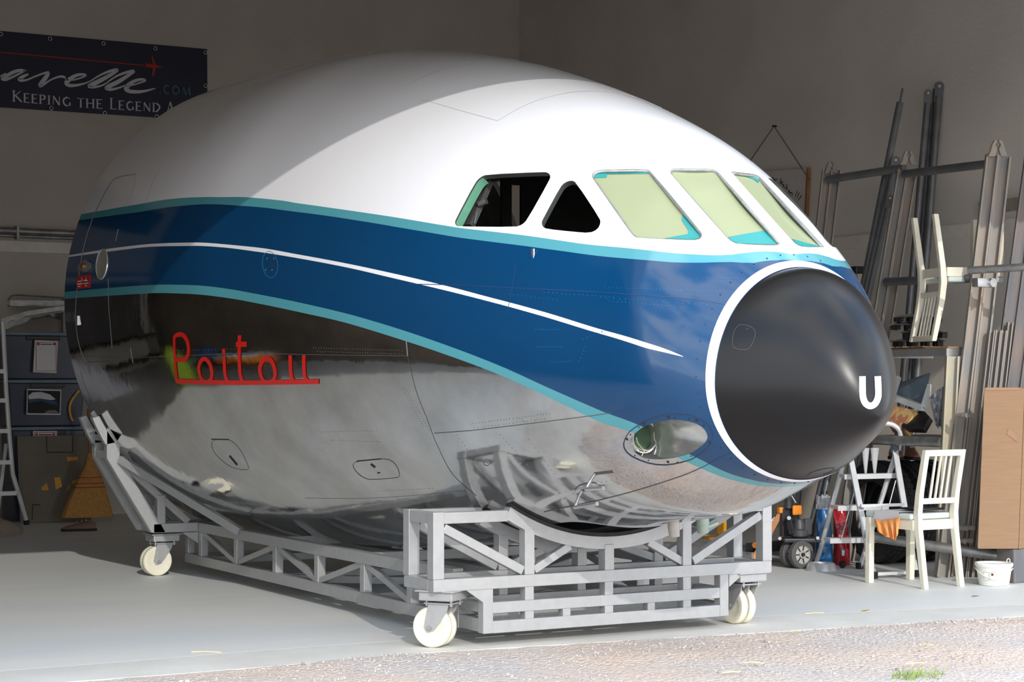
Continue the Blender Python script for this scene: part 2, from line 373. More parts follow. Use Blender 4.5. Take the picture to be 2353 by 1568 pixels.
me = bpy.data.meshes.new('fuselage_skin')
faces = [tuple(reversed(q)) for q in quads] + [tuple(NV+i for i in q) for q in quads]
for j in (0, NYs-1):
    for i in range(NT):
        a, b_ = j*NT+i, j*NT+(i+1) % NT
        f_ = (a, b_, NV+b_, NV+a)
        faces.append(f_ if j == 0 else tuple(reversed(f_)))
me.from_pydata([q-nose.location for q in sv+iv], [], faces)
uv = [me.uv_layers.new(name=n_) for n_ in ('liveryA', 'liveryB', 'liveryC')]
pairs = [('T0', 'T1'), ('W0', 'W1'), ('B0', 'B1')]
vi = np.empty(len(me.loops), int); me.loops.foreach_get('vertex_index', vi); vi = vi % NV
for u_, (ka, kb) in zip(uv, pairs):
    arr = np.stack([D[ka].reshape(-1)[vi], D[kb].reshape(-1)[vi]], -1).astype(np.float32)
    u_.data.foreach_set('uv', arr.reshape(-1))
NQ = len(quads)
me.polygons.foreach_set('material_index', [0]*NQ+[1]*(len(faces)-NQ))

def paint_mat():
    m_ = bpy.data.materials.new('livery'); m_.use_nodes = True; t = m_.node_tree; b = t.nodes['Principled BSDF']
    L = t.links.new; N = t.nodes.new
    def uvn(n_):
        u_ = N('ShaderNodeUVMap'); u_.uv_map = n_; s_ = N('ShaderNodeSeparateXYZ'); L(u_.outputs[0], s_.inputs[0]); return s_
    A_, B_, C_ = uvn('liveryA'), uvn('liveryB'), uvn('liveryC')
    def gt(sock):
        q = N('ShaderNodeMath'); q.operation = 'GREATER_THAN'; L(sock, q.inputs[0]); q.inputs[1].default_value = 0; return q.outputs[0]
    def mixc(f, a, c):
        q = N('ShaderNodeMixRGB'); L(f, q.inputs[0])
        for s_, v_ in ((q.inputs[1], a), (q.inputs[2], c)):
            if isinstance(v_, tuple): s_.default_value = v_
            else: L(v_, s_)
        return q.outputs[0]
    white, teal, blue = srgb(234,234,236), srgb(80,150,160), srgb(8,60,100)
    tcn = N('ShaderNodeTexCoord')
    # bare metal with dull stains
    n1 = N('ShaderNodeTexNoise'); n1.inputs['Scale'].default_value = 2.2; n1.inputs['Detail'].default_value = 7; n1.inputs['Roughness'].default_value = .65; L(tcn.outputs['Object'], n1.inputs[0])
    r1 = N('ShaderNodeValToRGB'); L(n1.outputs[0], r1.inputs[0]); r1.color_ramp.elements[0].position = .35; r1.color_ramp.elements[1].position = .66
    r1.color_ramp.elements[0].color = srgb(182,181,180); r1.color_ramp.elements[1].color = srgb(210,211,212)
    c = mixc(gt(C_.outputs[1]), r1.outputs[0], teal)
    c = mixc(gt(C_.outputs[0]), c, blue)
    c = mixc(gt(B_.outputs[1]), c, white)
    c = mixc(gt(B_.outputs[0]), c, blue)
    c = mixc(gt(A_.outputs[1]), c, teal)
    c = mixc(gt(A_.outputs[0]), c, white)
    L(c, b.inputs['Base Color'])
    inv = N('ShaderNodeMath'); inv.operation = 'SUBTRACT'; inv.inputs[0].default_value = 1.0; L(gt(C_.outputs[1]), inv.inputs[1])
    L(inv.outputs[0], b.inputs['Metallic'])
    rm = N('ShaderNodeMapRange'); L(n1.outputs[0], rm.inputs[0]); rm.inputs[1].default_value = .3; rm.inputs[2].default_value = .7; rm.inputs[3].default_value = .035; rm.inputs[4].default_value = .13
    ro = N('ShaderNodeMix'); L(inv.outputs[0], ro.inputs[0]); ro.inputs[2].default_value = .10; L(rm.outputs[0], ro.inputs[3]); L(ro.outputs[0], b.inputs['Roughness'])
    n2 = N('ShaderNodeTexNoise'); n2.inputs['Scale'].default_value = 3.5; n2.inputs['Detail'].default_value = 3; L(tcn.outputs['Object'], n2.inputs[0])
    bp = N('ShaderNodeBump'); bp.inputs['Distance'].default_value = .02; L(n2.outputs[0], bp.inputs['Height'])
    bs = N('ShaderNodeMix'); L(inv.outputs[0], bs.inputs[0]); bs.inputs[2].default_value = .03; bs.inputs[3].default_value = .14; L(bs.outputs[0], bp.inputs['Strength'])
    L(bp.outputs[0], b.inputs['Normal'])
    return m_
M['livery'] = paint_mat()
M['inner'] = mat('dark_interior', srgb(62,66,62), 0.8, var=0.2)
me.materials.append(M['livery']); me.materials.append(M['inner'])
skin = bpy.data.objects.new('fuselage_skin', me); COL.objects.link(skin); skin.parent = nose

# ---- window and light-well outlines (pixel outlines on the skin)
def wz(pts): return [(1020+a/2.451, 360+c/2.451) for a, c in pts]
W1p = wz([(62,372),(66,355),(175,148),(205,116),(240,101),(560,86),(588,91),(602,110),(592,138),(470,355),(440,385),(400,397),(85,394),(68,388)])
W2p = wz([(550,372),(556,355),(655,172),(680,146),(718,133),(745,146),(878,348),(883,375),(866,410),(822,431),(730,424),(580,408),(556,396)])
W3p = wz([(833,112),(838,94),(860,79),(900,73),(1140,70),(1165,82),(1450,425),(1457,447),(1442,467),(1410,474),(1092,459),(1068,448),(1048,425),(840,128)])
W4p = wz([(1273,86),(1281,71),(1300,66),(1500,68),(1530,75),(1552,92),(1886,476),(1893,493),(1872,503),(1660,495),(1622,481),(1590,455),(1280,102)])
W5p = wz([(1617,83),(1720,95),(1757,101),(1787,120),(2138,503),(2140,512),(2030,512),(1990,499),(1960,475),(1622,92)])
def dz(pts): return [(1400+a/5.115, 900+c/5.115) for a, c in pts]
LW = dz([(240,605),(270,520),(400,410),(600,345),(800,328),(1000,365),(1110,430),(1160,520),(1140,590),(1050,670),(950,735),(700,795),(500,800),(380,775),(280,700)])
LWo = dz([(160,640),(190,540),(250,455),(450,330),(640,280),(800,265),(930,280),(1030,312),(1130,370),(1190,430),(1225,540),(1180,640),(1020,780),(800,850),(600,870),(400,830),(220,740)])
def smooth_loop(pts, n=4, it=1):
    P_ = [Vector((a, c)) for a, c in pts]
    for _ in range(it):
        Q = []
        for i in range(len(P_)):
            a, c = P_[i], P_[(i+1) % len(P_)]
            Q += [a*.75+c*.25, a*.25+c*.75]
        P_ = Q
    return [(q.x, q.y) for q in P_]
def dens(pts, step=12, closed=True):
    o_ = []
    for i in range(len(pts) if closed else len(pts)-1):
        a = Vector(pts[i]); c = Vector(pts[(i+1) % len(pts)]); k = max(1, int((c-a).length/step))
        o_ += [tuple(a.lerp(c, j/k)) for j in range(k)]
    if not closed: o_.append(tuple(pts[-1]))
    return o_
def hits(pts, which='s'):
    r = [hit(x, y, which) for x, y in pts]; r = [q for q in r if q[0] is not None]
    return [q[0] for q in r], [q[1] for q in r]
cut = MB(); WIN = {}
def cutter(px, key, depth=.13, mirror=True, both=True):
    L_, N_ = hits(dens(smooth_loop(px), 10))
    n = sum(N_, Vector()).normalized(); WIN[key] = (L_, n, N_)
    cut.add([q+n*.12 for q in L_]+[q-n*depth for q in L_], [tuple(range(len(L_)))] + [tuple(range(2*len(L_)-1, len(L_)-1, -1))] + [(i, len(L_)+i, len(L_)+(i+1) % len(L_), (i+1) % len(L_)) for i in range(len(L_))])
    if mirror:
        mxv = lambda q: Vector((-q.x, q.y, q.z))
        L2 = [mxv(q) for q in L_][::-1]; n2 = mxv(n); WIN[key+'m'] = (L2, n2, [mxv(q) for q in N_][::-1])
        cut.add([q+n2*.12 for q in L2]+[q-n2*depth for q in L2], [tuple(range(len(L2)))] + [tuple(range(2*len(L2)-1, len(L2)-1, -1))] + [(i, len(L2)+i, len(L2)+(i+1) % len(L2), (i+1) % len(L2)) for i in range(len(L2))])
cutter(W1p, 'side'); cutter(W2p, 'tri'); cutter(W3p, 'w3'); cutter(W4p, 'w4', mirror=False); cutter(W5p, 'w5', mirror=False); cutter(LW, 'well', mirror=False)
# nose wheel bay under the belly
bay = [(math.copysign(abs(math.cos(a))**.6, math.cos(a))*.34, .02+.30*math.copysign(abs(math.sin(a))**.6, math.sin(a))) for a in np.linspace(0, 2*np.pi, 40, endpoint=False)]
cut.prism([(x, y, .2) for x, y in bay], (0, 0, .55))
cut.box((1.25, 2.62, .95), (1.9, 3.55, 2.72))
co = cut.build('cutter', M['inner'], None, local=True)
co.data.materials.clear(); co.data.materials.append(M['inner'])
md = skin.modifiers.new('openings', 'BOOLEAN'); md.operation = 'DIFFERENCE'; md.object = co; md.solver = 'EXACT'
bpy.context.view_layer.update()
dg = bpy.context.evaluated_depsgraph_get(); ev = skin.evaluated_get(dg)
nm = bpy.data.meshes.new_from_object(ev, preserve_all_data_layers=True, depsgraph=dg)
skin.modifiers.clear(); skin.data = nm; nm.name = 'fuselage_skin'
nm.polygons.foreach_set('use_smooth', [True]*len(nm.polygons)); nm.set_sharp_from_angle(angle=math.radians(35))
bpy.data.objects.remove(co, do_unlink=True)

# radome
M['radome'] = mat('black_radome', srgb(15,15,17), 0.30, var=0.05, scale=5, spec=0.34)
mb = MB(); mb.add(rv, [tuple(reversed(q)) for q in rq])
last = [1+(rn-2)*rt_+i for i in range(rt_)]; mb.f.append(tuple(last)); mb.m.append(0)
radome = obj('radome', mb, M['radome'], nose, smooth=True, angle=60); radome['label'] = 'matt black nose cone'
# white ring round the radome, a conforming band
def band(y0, y1, off, m_, name, parent, ny=4):
    mb = MB(); yy = np.linspace(y0, y1, ny); pts = skin_pts(np.clip(yy, Y0, Y1), np.linspace(0, 2*np.pi, 128, endpoint=False), -off).reshape(-1, 3)
    mb.add(pts, [(j*128+i, j*128+(i+1) % 128, (j+1)*128+(i+1) % 128, (j+1)*128+i) for j in range(ny-1) for i in range(128)])
    return obj(name, mb, m_, parent, smooth=True, angle=180)
band(Y0, Y0+.030, .0035, M['whitepaint'], 'nose_ring', nose)

# ribbons that follow the skin
def ribbon(mb, path, wpx, which='s', off=.002, closed=False, step=5, thick=None):
    wl_ = wpx if isinstance(wpx, (list, tuple)) else [wpx]*len(path)
    d = []
    n = len(path)
    for i in range(n if closed else n-1):
        a = Vector(path[i]); c = Vector(path[(i+1) % n]); wa, wb = wl_[i], wl_[(i+1) % n]; k = max(1, int((c-a).length/step))
        d += [(a.lerp(c, j/k), wa+(wb-wa)*j/k) for j in range(k)]
    if not closed: d.append((Vector(path[-1]), wl_[-1]))
    row = []
    N_ = len(d)
    for i, (p, w_) in enumerate(d):
        q0 = d[(i-1) % N_][0] if (closed or i > 0) else p; q1 = d[(i+1) % N_][0] if (closed or i < N_-1) else p
        tv = (q1-q0)
        if tv.length < 1e-6: continue
        tv.normalize(); nv = Vector((-tv.y, tv.x))*w_/2
        a, na = hit(p.x+nv.x, p.y+nv.y, which); c, nc = hit(p.x-nv.x, p.y-nv.y, which)
        if a is None or c is None: continue
        row.append((a+na*off, c+nc*off))
    b_ = len(mb.v)
    mb.v += [q for r in row for q in r]
    m2 = len(row)
    for i in range(m2 if closed else m2-1):
        j = (i+1) % m2
        mb.f.append((b_+2*i, b_+2*i+1, b_+2*j+1, b_+2*j)); mb.m.append(mb.mi)
def crom(pts, n=5, closed=False):
    P_ = [Vector(q) for q in pts]; o_ = []; N_ = len(P_)
    for i in range(N_ if closed else N_-1):
        if closed: p0, p1, p2, p3 = P_[i-1], P_[i], P_[(i+1) % N_], P_[(i+2) % N_]
        else: p0, p1, p2, p3 = P_[max(i-1, 0)], P_[i], P_[i+1], P_[min(i+2, N_-1)]
        for k in range(n):
            u_ = k/n
            o_.append(tuple(.5*((2*p1)+(p2-p0)*u_+(2*p0-5*p1+4*p2-p3)*u_*u_+(3*p1-p0-3*p2+p3)*u_**3)))
    if not closed: o_.append(tuple(P_[-1]))
    return o_
# name on the side
S6 = 6.192
def pz(pts): return [(380+a/S6, 740+c/S6) for a, c in pts]
strokes = [
 ([(168,850),(155,700),(142,540),(133,380),(130,235)], 36, False), ([(130,240),(150,200),(190,182),(230,178),(275,205),(315,275),(335,370),(330,455),(300,515),(255,537),(145,537)], [40,52,66,66,56,46,42,46,56,62,64], True),
 ([(158,838),(500,855),(1000,863),(1500,860),(2190,849)], 68, False),
 ([(505,780),(490,730),(482,650),(500,580),(530,535),(560,526),(600,545),(645,620),(667,720),(662,790),(630,838),(585,852),(540,830),(505,780)], [38,38,40,48,56,64,52,46,46,46,50,52,44,38], True),
 ([(842,494),(845,620),(852,720),(866,790),(888,835)], 43, True), ([(835,386),(837,458)], 43, False),
 ([(1063,190),(1058,330),(1056,500),(1062,660),(1074,760),(1100,835)], 46, True), ([(1010,319),(1162,317)], 74, False),
 ([(1380,800),(1358,740),(1350,670),(1365,600),(1400,540),(1445,518),(1490,530),(1540,605),(1566,700),(1562,785),(1520,840),(1465,856),(1415,842),(1380,800)], [46,50,52,56,64,70,62,52,50,48,50,52,48,46], True),
 ([(1782,474),(1784,620),(1790,720),(1803,790),(1828,835)], 49, True), ([(1976,470),(1976,600),(1980,720),(1993,785),(2020,828)], 49, True)]
mb = MB()
for pth, wd, sm in strokes:
    q = pz(pth)
    if sm:
        n0 = len(q); q = crom(q, 5)
        if isinstance(wd, list): wd = [wd[min(i//5, n0-1)] + (wd[min(i//5+1, n0-1)]-wd[min(i//5, n0-1)])*(i % 5)/5 for i in range(len(q))]
    ribbon(mb, q, [v/S6 for v in wd] if isinstance(wd, list) else wd/S6, off=.003 if pth[0] != (158,838) else .0034)
obj('name_lettering', mb, M['redpaint'], nose, recalc=False)['label'] = 'red lettering reading Poitou with an underline'
# U on the cone
mb = MB(); q = crom([(1950+a/4.9, 740+c/4.9) for a, c in [(152,615),(155,800),(165,868),(190,920),(240,948),(290,925),(320,870),(330,800),(322,615)]], 5)
ribbon(mb, q, 14.6, 'r', .003, step=3)
obj('letter_u', mb, M['whitepaint'], radome, recalc=False)['label'] = 'white letter U painted on the nose cone'
# hatch on the cone
def rz8(pts): return [(1400+a/2.613, 560+c/2.613) for a, c in pts]
mb = MB(); ribbon(mb, smooth_loop(rz8([(738,615),(745,540),(762,505),(790,484),(850,497),(880,525),(872,575),(855,612),(832,640),(765,634)])), 1.1, 'r', .0012, closed=True)
obj('cone_hatch_outline', mb, mat('cone_gap', srgb(74,71,66), .6), radome, recalc=False)
mb = MB(); ribbon(mb, crom([(1855,1096),(1862,1088),(1885,1080),(1910,1076),(1917,1077),(1909,1085),(1890,1091)], 4), 1.3, 'r', .0012)
obj('cone_hatch_outline', mb, mat('cone_gap_low', srgb(60,54,48), .6), radome, recalc=False)
for (a, c) in ((830,513), (790,613)):
    l, n = hit(*rz8([(a, c)])[0], 'r')
    if l: obj('hatch_screw', MB().cyl(l, l+n*.001, .006, 12), M['rubber'], radome)
# seams on the skin
def seam(pts, wpx, m_, closed=False, off=.0012, sm=True):
    mb = MB(); ribbon(mb, crom(pts, 5, closed) if sm else pts, wpx, 's', off, closed)
    if mb.f: return obj('panel_seam', mb, m_, nose, recalc=False)
seam([(312,403),(306,401),(266,410),(248,432),(232,462),(212,505)], 2.0, M['seamlight'])
seam([(212,505),(195,560),(184,615),(177,670),(174,722),(178,772),(188,812),(200,832)], 2.2, M['seamlight'])
seam([(200,832),(250,830),(300,822)], 1.2, M['seam'])
seam([(312,403),(306,440),(292,475)], 1.6, M['seamwhite'])
seam([(272,527),(266,555)], 1.4, M['seamwhite'])
seam([(249,640),(250,700),(254,750),(258,800)], 1.8, M['seamlight'])
seam([(184,855),(196,890),(215,925)], 1.6, M['seamlight'])
seam([(300,800),(306,835)], 1.6, M['seamlight'])
seam([(375,380),(350,420),(335,468)], 1.4, M['seamwhite'])
seam([(180,818),(300,822),(420,818),(560,812),(700,815),(937,818)], 1.1, M['seam'])
seam([(934,783),(937,818)], 1.8, M['seamlight'])
seam([(937,818),(956,898),(982,965),(1003,1020),(1040,1090),(1095,1140)], .8, M['seam'])
seam([(998,996),(1080,990),(1150,982),(1265,968),(1368,954.5),(1405,948)], 1.6, M['seam'])
seam([(1405,948),(1494,934),(1600,915.5),(1640,908)], 1.6, M['seampaint'])
seam([(940,653),(1035,655),(1150,660.5),(1322,668.7),(1448,676.7),(1600,689),(1690,704)], 1.6, M['seampaint'])
seam([(955,224),(1050,252),(1144,277.7)], 1.3, M['seamwhite'], sm=False)
seam([(1144,278),(1174,260),(1210,241),(1251,226),(1315,212),(1389,210.5),(1455,222),(1520,249)], 1.5, M['seamwhite'])
seam([(905,212),(1000,165),(1080,142)], 1.2, M['seamwhite'])
seam([(1165,720),(1178,660),(1185,605)], 1.2, M['seampaint'])
seam([(1250,1177),(1300,1166),(1372,1151),(1464,1127),(1565,1094.7),(1612,1075)], 2.0, M['seam'])
seam([(1612,1075),(1660,1050),(1680,1042)], 1.5, M['seampaint'])
seam([(700,1145),(820,1146),(940,1140),(1060,1128)], .5, M['seam'])
def h4(pts): return [(360+a/3.136, 700+c/3.136) for a, c in pts]
def hatch_outline(pts, m_, wpx=1.1):
    mb = MB(); ribbon(mb, smooth_loop(pts), wpx, 's', .0012, closed=True); return obj('access_hatch_outline', mb, m_, nose, recalc=False)
hatch_outline(h4([(1410,1160),(1430,1132),(1620,1112),(1690,1120),(1735,1170),(1754,1232),(1738,1250),(1540,1264),(1490,1250),(1440,1210)]), M['seam'])
hatch_outline(h4([(398,1040),(395,975),(520,972),(565,1000),(615,1065),(667,1178),(655,1192),(590,1190),(520,1165),(440,1100)]), M['seam'], .7)
M['slot'] = mat('dark_slot', srgb(38,38,38), .7)
for a, c in (((525,1090),(580,1158)), ((395,972),(520,974)), ((1440,1130),(1618,1113)), ((1543,1150),(1575,1175)), ((1590,1213),(1610,1214))):
    mb = MB(); ribbon(mb, h4([a, c]), 4 if a[0] in (525,1543) else 2.2, 's', .0016)
    obj('hatch_slot', mb, M['slot'], nose, recalc=False)
# oval cover on the blue band, its screws
mb = MB(); ribbon(mb, [(400+(1155+92*math.cos(a)+12*math.sin(a))/5.2275, 440+(878+158*math.sin(a))/5.2275) for a in np.linspace(0, 2*np.pi, 30, endpoint=False)], 1.1, 's', .0012, closed=True)
obj('oval_cover_outline', mb, mat('oval_gap', srgb(52,120,160), .4), nose, recalc=False)
def dots(lst, r, m_, name, parent=nose, which='s', h=.0015, n=8, stuff=False):
    mb = MB()
    for x, y in lst:
        l, nn = hit(x, y, which)
        if l: mb.cyl(l-nn*.001, l+nn*h, r, n)
    o = obj(name, mb, m_, parent)
    if stuff: o['kind'] = 'stuff'
    return o
for a, c in ((1118,808), (1200,808), (1100,943), (1178,946)): dots([(400+a/5.2275, 440+c/5.2275)], .005, M['steel'], 'cover_screw')
dots([(400+1182/5.2275, 440+880/5.2275)], .014, M['rubber'], 'cover_hole')
# porthole, vent, warning plate near the rear edge
def z2(pts): return [(a/3.0143, 380+c/3.0143) for a, c in pts]
ov = [(235+12.5*math.cos(a)-3*math.sin(a), 607.5+34*math.sin(a)) for a in np.linspace(0, 2*np.pi, 36, endpoint=False)]
L_, N_ = hits(ov); nn = sum(N_, Vector()).normalized()
o = obj('porthole_blank', MB().add([q+nn*.003 for q in L_], [tuple(range(len(L_)))]), mat('pale_metal_disc', srgb(188,182,166), .4, .5), nose); o['label'] = 'pale metal disc filling a round porthole'
obj('porthole_rim', MB().tube([q+nn*.002 for q in L_], .006, 6, True), M['seamlight'], nose, smooth=True)
hx = z2([(550,705),(580,668),(605,655),(638,680),(640,705),(610,738),(590,742),(552,722)])
L_, N_ = hits(hx); nn = sum(N_, Vector()).normalized()
o = obj('vent_plate', MB().prism([q+nn*.002 for q in L_], nn*.012), M['steel'], nose); c_ = sum(L_, Vector())/len(L_)
obj('vent_knob', MB().cyl(c_+nn*.01, c_+nn*.03, .02, 14), mat('brass', srgb(140,100,60), .4, .7), o)
pl = z2([(541,768),(631,757),(625,848),(534,858)])
L_, N_ = hits(pl); nn = sum(N_, Vector()).normalized()
o = obj('warning_plate', MB().prism([q+nn*.002 for q in L_], nn*.003), mat('red_placard', srgb(190,36,34), .5), nose); o['label'] = 'small red placard with white lines of print'
mb = MB(); ribbon(mb, crom(z2([(572,780),(578,795),(590,799),(602,792),(604,778)]), 4), 1.2, 's', .008)
for a, c in (((546,806),(575,803)),((593,801),(616,798)),((540,824),(578,821)),((584,821),(622,817)),((548,841),(566,839)),((597,836),(610,835))): ribbon(mb, z2([a, c]), 2.2, 's', .008)
obj('placard_print', mb, M['whitepaint'], o, recalc=False)
l, nn = hit(1224, 583); obj('sensor_slot', MB().box((-.004, -.012, -.022), (.004, .008, .022), Matrix.Translation(l)), M['steel'], nose)
l, nn = hit(180, 737); obj('catch', MB().box((-.01, -.012, -.03), (.01, .012, .03), Matrix.Translation(l)), M['steel'], nose)
# rivets
rv_ = []
def rrow(p0, p1, st, jit=.6):
    a = Vector(p0); c = Vector(p1); k = int((c-a).length/st)
    for i in range(k): q = a.lerp(c, i/k); rv_.append((q.x+random.uniform(-jit, jit), q.y+random.uniform(-jit, jit)))
for p0, p1, st in (((1390,661),(1690,672),9),((1380,684),(1640,702),14),((1400,692),(1560,706),9),((1250,672),(1420,684),10),((1170,676),(1290,690),10),((1230,757),(1290,758),5),((1235,798),(1295,797),5),((1265,833),(1318,830),5),((1330,830),(1350,790),8),((1340,780),(1400,756),9),
    ((720,800),(930,806),6),((730,808),(930,814),6),((750,830),(900,836),7),((1080,975),(1270,950),7),((1090,984),(1260,962),8),((1050,1000),(1120,1100),10),((1150,1000),(1230,1090),10),((1215,1010),(1290,1110),12),((925,893),(975,985),6),((932,893),(990,995),6),((740,993),(870,990),5),((760,1012),(880,1016),5),((1300,1130),(1500,1080),12),((1480,1110),(1620,1140),14),((1500,1130),(1640,1180),12),((860,1130),(1000,1122),6),((400,806),(560,802),7),((1640,640),(1700,640),7),((1600,640),(1690,628),12)):
    rrow(p0, p1, st)
def in_blue(q):
    l, n_ = hit(*q); a_ = ang_of(l); return float(bound('B0', l.y)[0]) < a_ < float(bound('T1', l.y)[0])
rb_ = [q for q in rv_ if hit(*q)[0] is not None and in_blue(q)]; rg_ = [q for q in rv_ if q not in rb_ and hit(*q)[0] is not None and ang_of(hit(*q)[0]) < float(bound('B1', hit(*q)[0].y)[0])]
dots(rb_, .0032, mat('blue_rivet', srgb(20,84,130), .15), 'blue_rivets', stuff=True, n=8, h=.0012)
dots(rg_, .0028, mat('rivet_head', srgb(120,124,126), .35, .7), 'rivets', stuff=True, n=6, h=.0006)
# screws round the radome ring
cs = []
for k in range(44):
    a = 2*math.pi*k/44
    p = skin_pts(np.array([Y0+.062]), np.array([a]), -.001)[0, 0]; cs.append(Vector(p))
mb = MB()
for p in cs:
    n_ = Vector((p.x, -.4, (p.z-1.33))).normalized(); mb.cyl(p-n_*.004, p+n_*.001, .0038, 8)
o = obj('ring_screws', mb, mat('dark_screw', srgb(52,60,70), .5, .5), nose); o['kind'] = 'stuff'

# window panes
M['mask'] = mat('olive_masking_paper', srgb(150,157,120), 0.55, var=0.03, scale=3, coat=0.6)
M['film'] = mat('turquoise_film', srgb(34,144,142), 0.45, var=0.05, coat=0.6)
M['seal'] = mat('grey_window_seal', srgb(158,160,156), 0.35, 0.5, var=0.15, scale=30)
def poly_sub(pts, n, inset, dep):
    c_ = sum(pts, Vector())/len(pts)
    return [q+(c_-q).normalized()*inset-n*dep for q in pts]
def flat(L_, n):
    c_ = sum(L_, Vector())/len(L_); lo = min((q-c_).dot(n) for q in L_)-.010
    return [q+(c_-q).normalized()*.003 - n*((q-c_).dot(n)-lo) for q in L_]
def pane(key, films):
    L_, n, N_ = WIN[key]
    ins = flat(L_, n)
    o = obj('windscreen_pane', MB().prism(ins, -n*.008), M['mask'], nose)
    o['label'] = 'windscreen pane masked with olive paper'
    obj('pane_seal', MB().tube([q-n*.008 for q in poly_sub(L_, n, .003, 0)], .0075, 6, True), M['seal'], nose, smooth=True)
    pl_p = ins[0]
    for px in films:
        pp = []
        for a, c in wz(px):
            r = ray(a, c); t_ = (pl_p+n*.002-CAM).dot(n)/r.dot(n); pp.append(CAM+r*t_)
        obj('masking_film', MB().add(pp, [tuple(range(len(pp)))]), M['film'], o)
    return o
pane('w3', [[(842,112),(850,100),(900,92),(1150,88),(1160,96),(920,100),(915,118),(850,120)], [(1345,325),(1448,440),(1440,458),(1400,468),(1240,460),(1375,435),(1376,415),(1338,358)]])
pane('w4', [[(1600,452),(1812,415),(1876,482),(1868,496),(1660,490),(1622,476)]])
pane('w5', [[(1662,98),(1745,108),(1780,130),(1772,148),(1745,128)], [(1958,462),(2050,488),(2128,505),(2030,508),(1992,496)]])
L_, n, N_ = WIN['w3m']; obj('windscreen_pane', MB().prism(flat(L_, n), -n*.008), M['mask'], nose)
# cockpit inside: bulkhead, green window frame, pillar
M['green'] = mat('green_primer', srgb(92,150,122), 0.5, var=0.12, scale=10)
hull = [Vector(q) for q in skin_pts(np.array([.95]), np.linspace(-math.pi/2, 1.5*math.pi, 120, endpoint=False), .05)[0]]
xd0, xd1 = onp(1086, 470, 1, .95).x, onp(1153, 470, 1, .95).x; xe0, xe1 = onp(1176, 470, 1, .95).x, onp(1198, 470, 1, .95).x; zd1 = onp(1120, 402, 1, .95).z; ze1 = onp(1185, 425, 1, .95).z; zd0 = 1.0
def zhull(x, up):
    ZT, ZB, A, ZM = [v[0] for v in sec(.95)]; k_ = math.sqrt(max(0, 1-(x/(A-.05))**2)); return ZM+(ZT-.05-ZM)*k_ if up else ZM-(ZM-ZB-.05)*k_
cols = [-1.27, -1.1, -.8, -.4, 0, .3, .7, 1.1, 1.27]
xs_b = sorted(set([-1.27, -1.15, -.95, -.7, -.4, -.1, .2, .5, .8, 1.05, 1.2, 1.27] + [xd0, xd1, xe0, xe1]))
mb = MB()
for a, c in zip(xs_b[:-1], xs_b[1:]):
    m_x = (a+c)/2; segs = [(None, None)]
    if xd0 < m_x < xd1: segs = [(None, zd0), (zd1, None)]
    elif xe0 < m_x < xe1: segs = [(None, zd0), (ze1, None)]
    for lo_, hi_ in segs:
        q = [(a, lo_ if lo_ is not None else zhull(a, 0)), (c, lo_ if lo_ is not None else zhull(c, 0)), (c, hi_ if hi_ is not None else zhull(c, 1)), (a, hi_ if hi_ is not None else zhull(a, 1))]
        mb.prism([Vector((x, .95, z)) for x, z in q], (0, .02, 0))
obj('cockpit_bulkhead', mb, mat('bulkhead_grey', srgb(46,44,42), .8), nose)
L_, n, N_ = WIN['side']
k0 = min(range(len(L_)), key=lambda i: (L_[i]-hit(1046, 512)[0]).length); k1 = min(range(len(L_)), key=lambda i: (L_[i]-hit(1105, 405)[0]).length)
seq = [L_[i % len(L_)] for i in (range(k0, k1+1) if k1 > k0 else range(k0, k1+len(L_)+1))]
if len(seq) > len(L_)/2: seq = [L_[i % len(L_)] for i in (range(k1, k0+1) if k0 > k1 else range(k1, k0+len(L_)+1))]
mb = MB(); vs = []
for q in seq: vs += [q-n*.01, q-n*.055+Vector((0, -.012, 0))]
mb.add(vs, [(2*i, 2*i+1, 2*i+3, 2*i+2) for i in range(len(seq)-1)]); mb2 = mb
obj('window_frame', mb, M['green'], nose)['label'] = 'green primed edge of the open side window'
def inpt(x, y, dep):
    l, n_ = hit(x, y); r = ray(x, y).normalized(); return l+r*dep
mb = MB(); mb.beam(inpt(1078, 520, .16), inpt(1122, 418, .16), .05, .03); mb.cyl(inpt(1100, 470, .14), inpt(1118, 462, .14), .016, 10); mb.cyl(inpt(1090, 515, .12), inpt(1096, 488, .13), .005, 8)
obj('window_track', mb, mat('track_grey', srgb(92,92,90), .5, .4), nose)
# landing light well
L_, n, N_ = WIN['well']; c_ = sum(L_, Vector())/len(L_)
dv = Vector((-.08, 1, .06)).normalized()
rings = [[q-n*.004 for q in L_]]
def endp(q):
    e3 = q-c_; e3 = e3-dv*e3.dot(dv); return c_+e3*.92+dv*.20
for k in (1, 2, 3, 4): rings.append([q.lerp(endp(q), k/4) for q in L_])
mb = MB(); nL = len(L_)
for r_ in rings: mb.v += r_
for k in range(4): mb.f += [(k*nL+i, k*nL+(i+1) % nL, (k+1)*nL+(i+1) % nL, (k+1)*nL+i) for i in range(nL)]; mb.m += [0]*nL
well = obj('landing_light_well', mb, mat('polished_well', srgb(206,208,206), .2, .85, var=.12, scale=9, bump=.1, bscale=8), nose, smooth=True, recalc=False)
back = rings[-1]
obj('well_backing', MB().prism([q+dv*.001 for q in back], dv*.01), mat('dark_green_primer', srgb(58,84,58), .6, var=.3), nose)
lamp_c = c_+dv*.165
obj('lamp_rim', MB().lathe([(.07, 0), (.07, -.03), (.064, -.03), (.064, 0)], 32, Matrix.Translation(lamp_c) @ (-dv).to_track_quat('Z', 'Y').to_matrix().to_4x4(), closed=True), M['steel'], nose, smooth=True)
mb = MB()
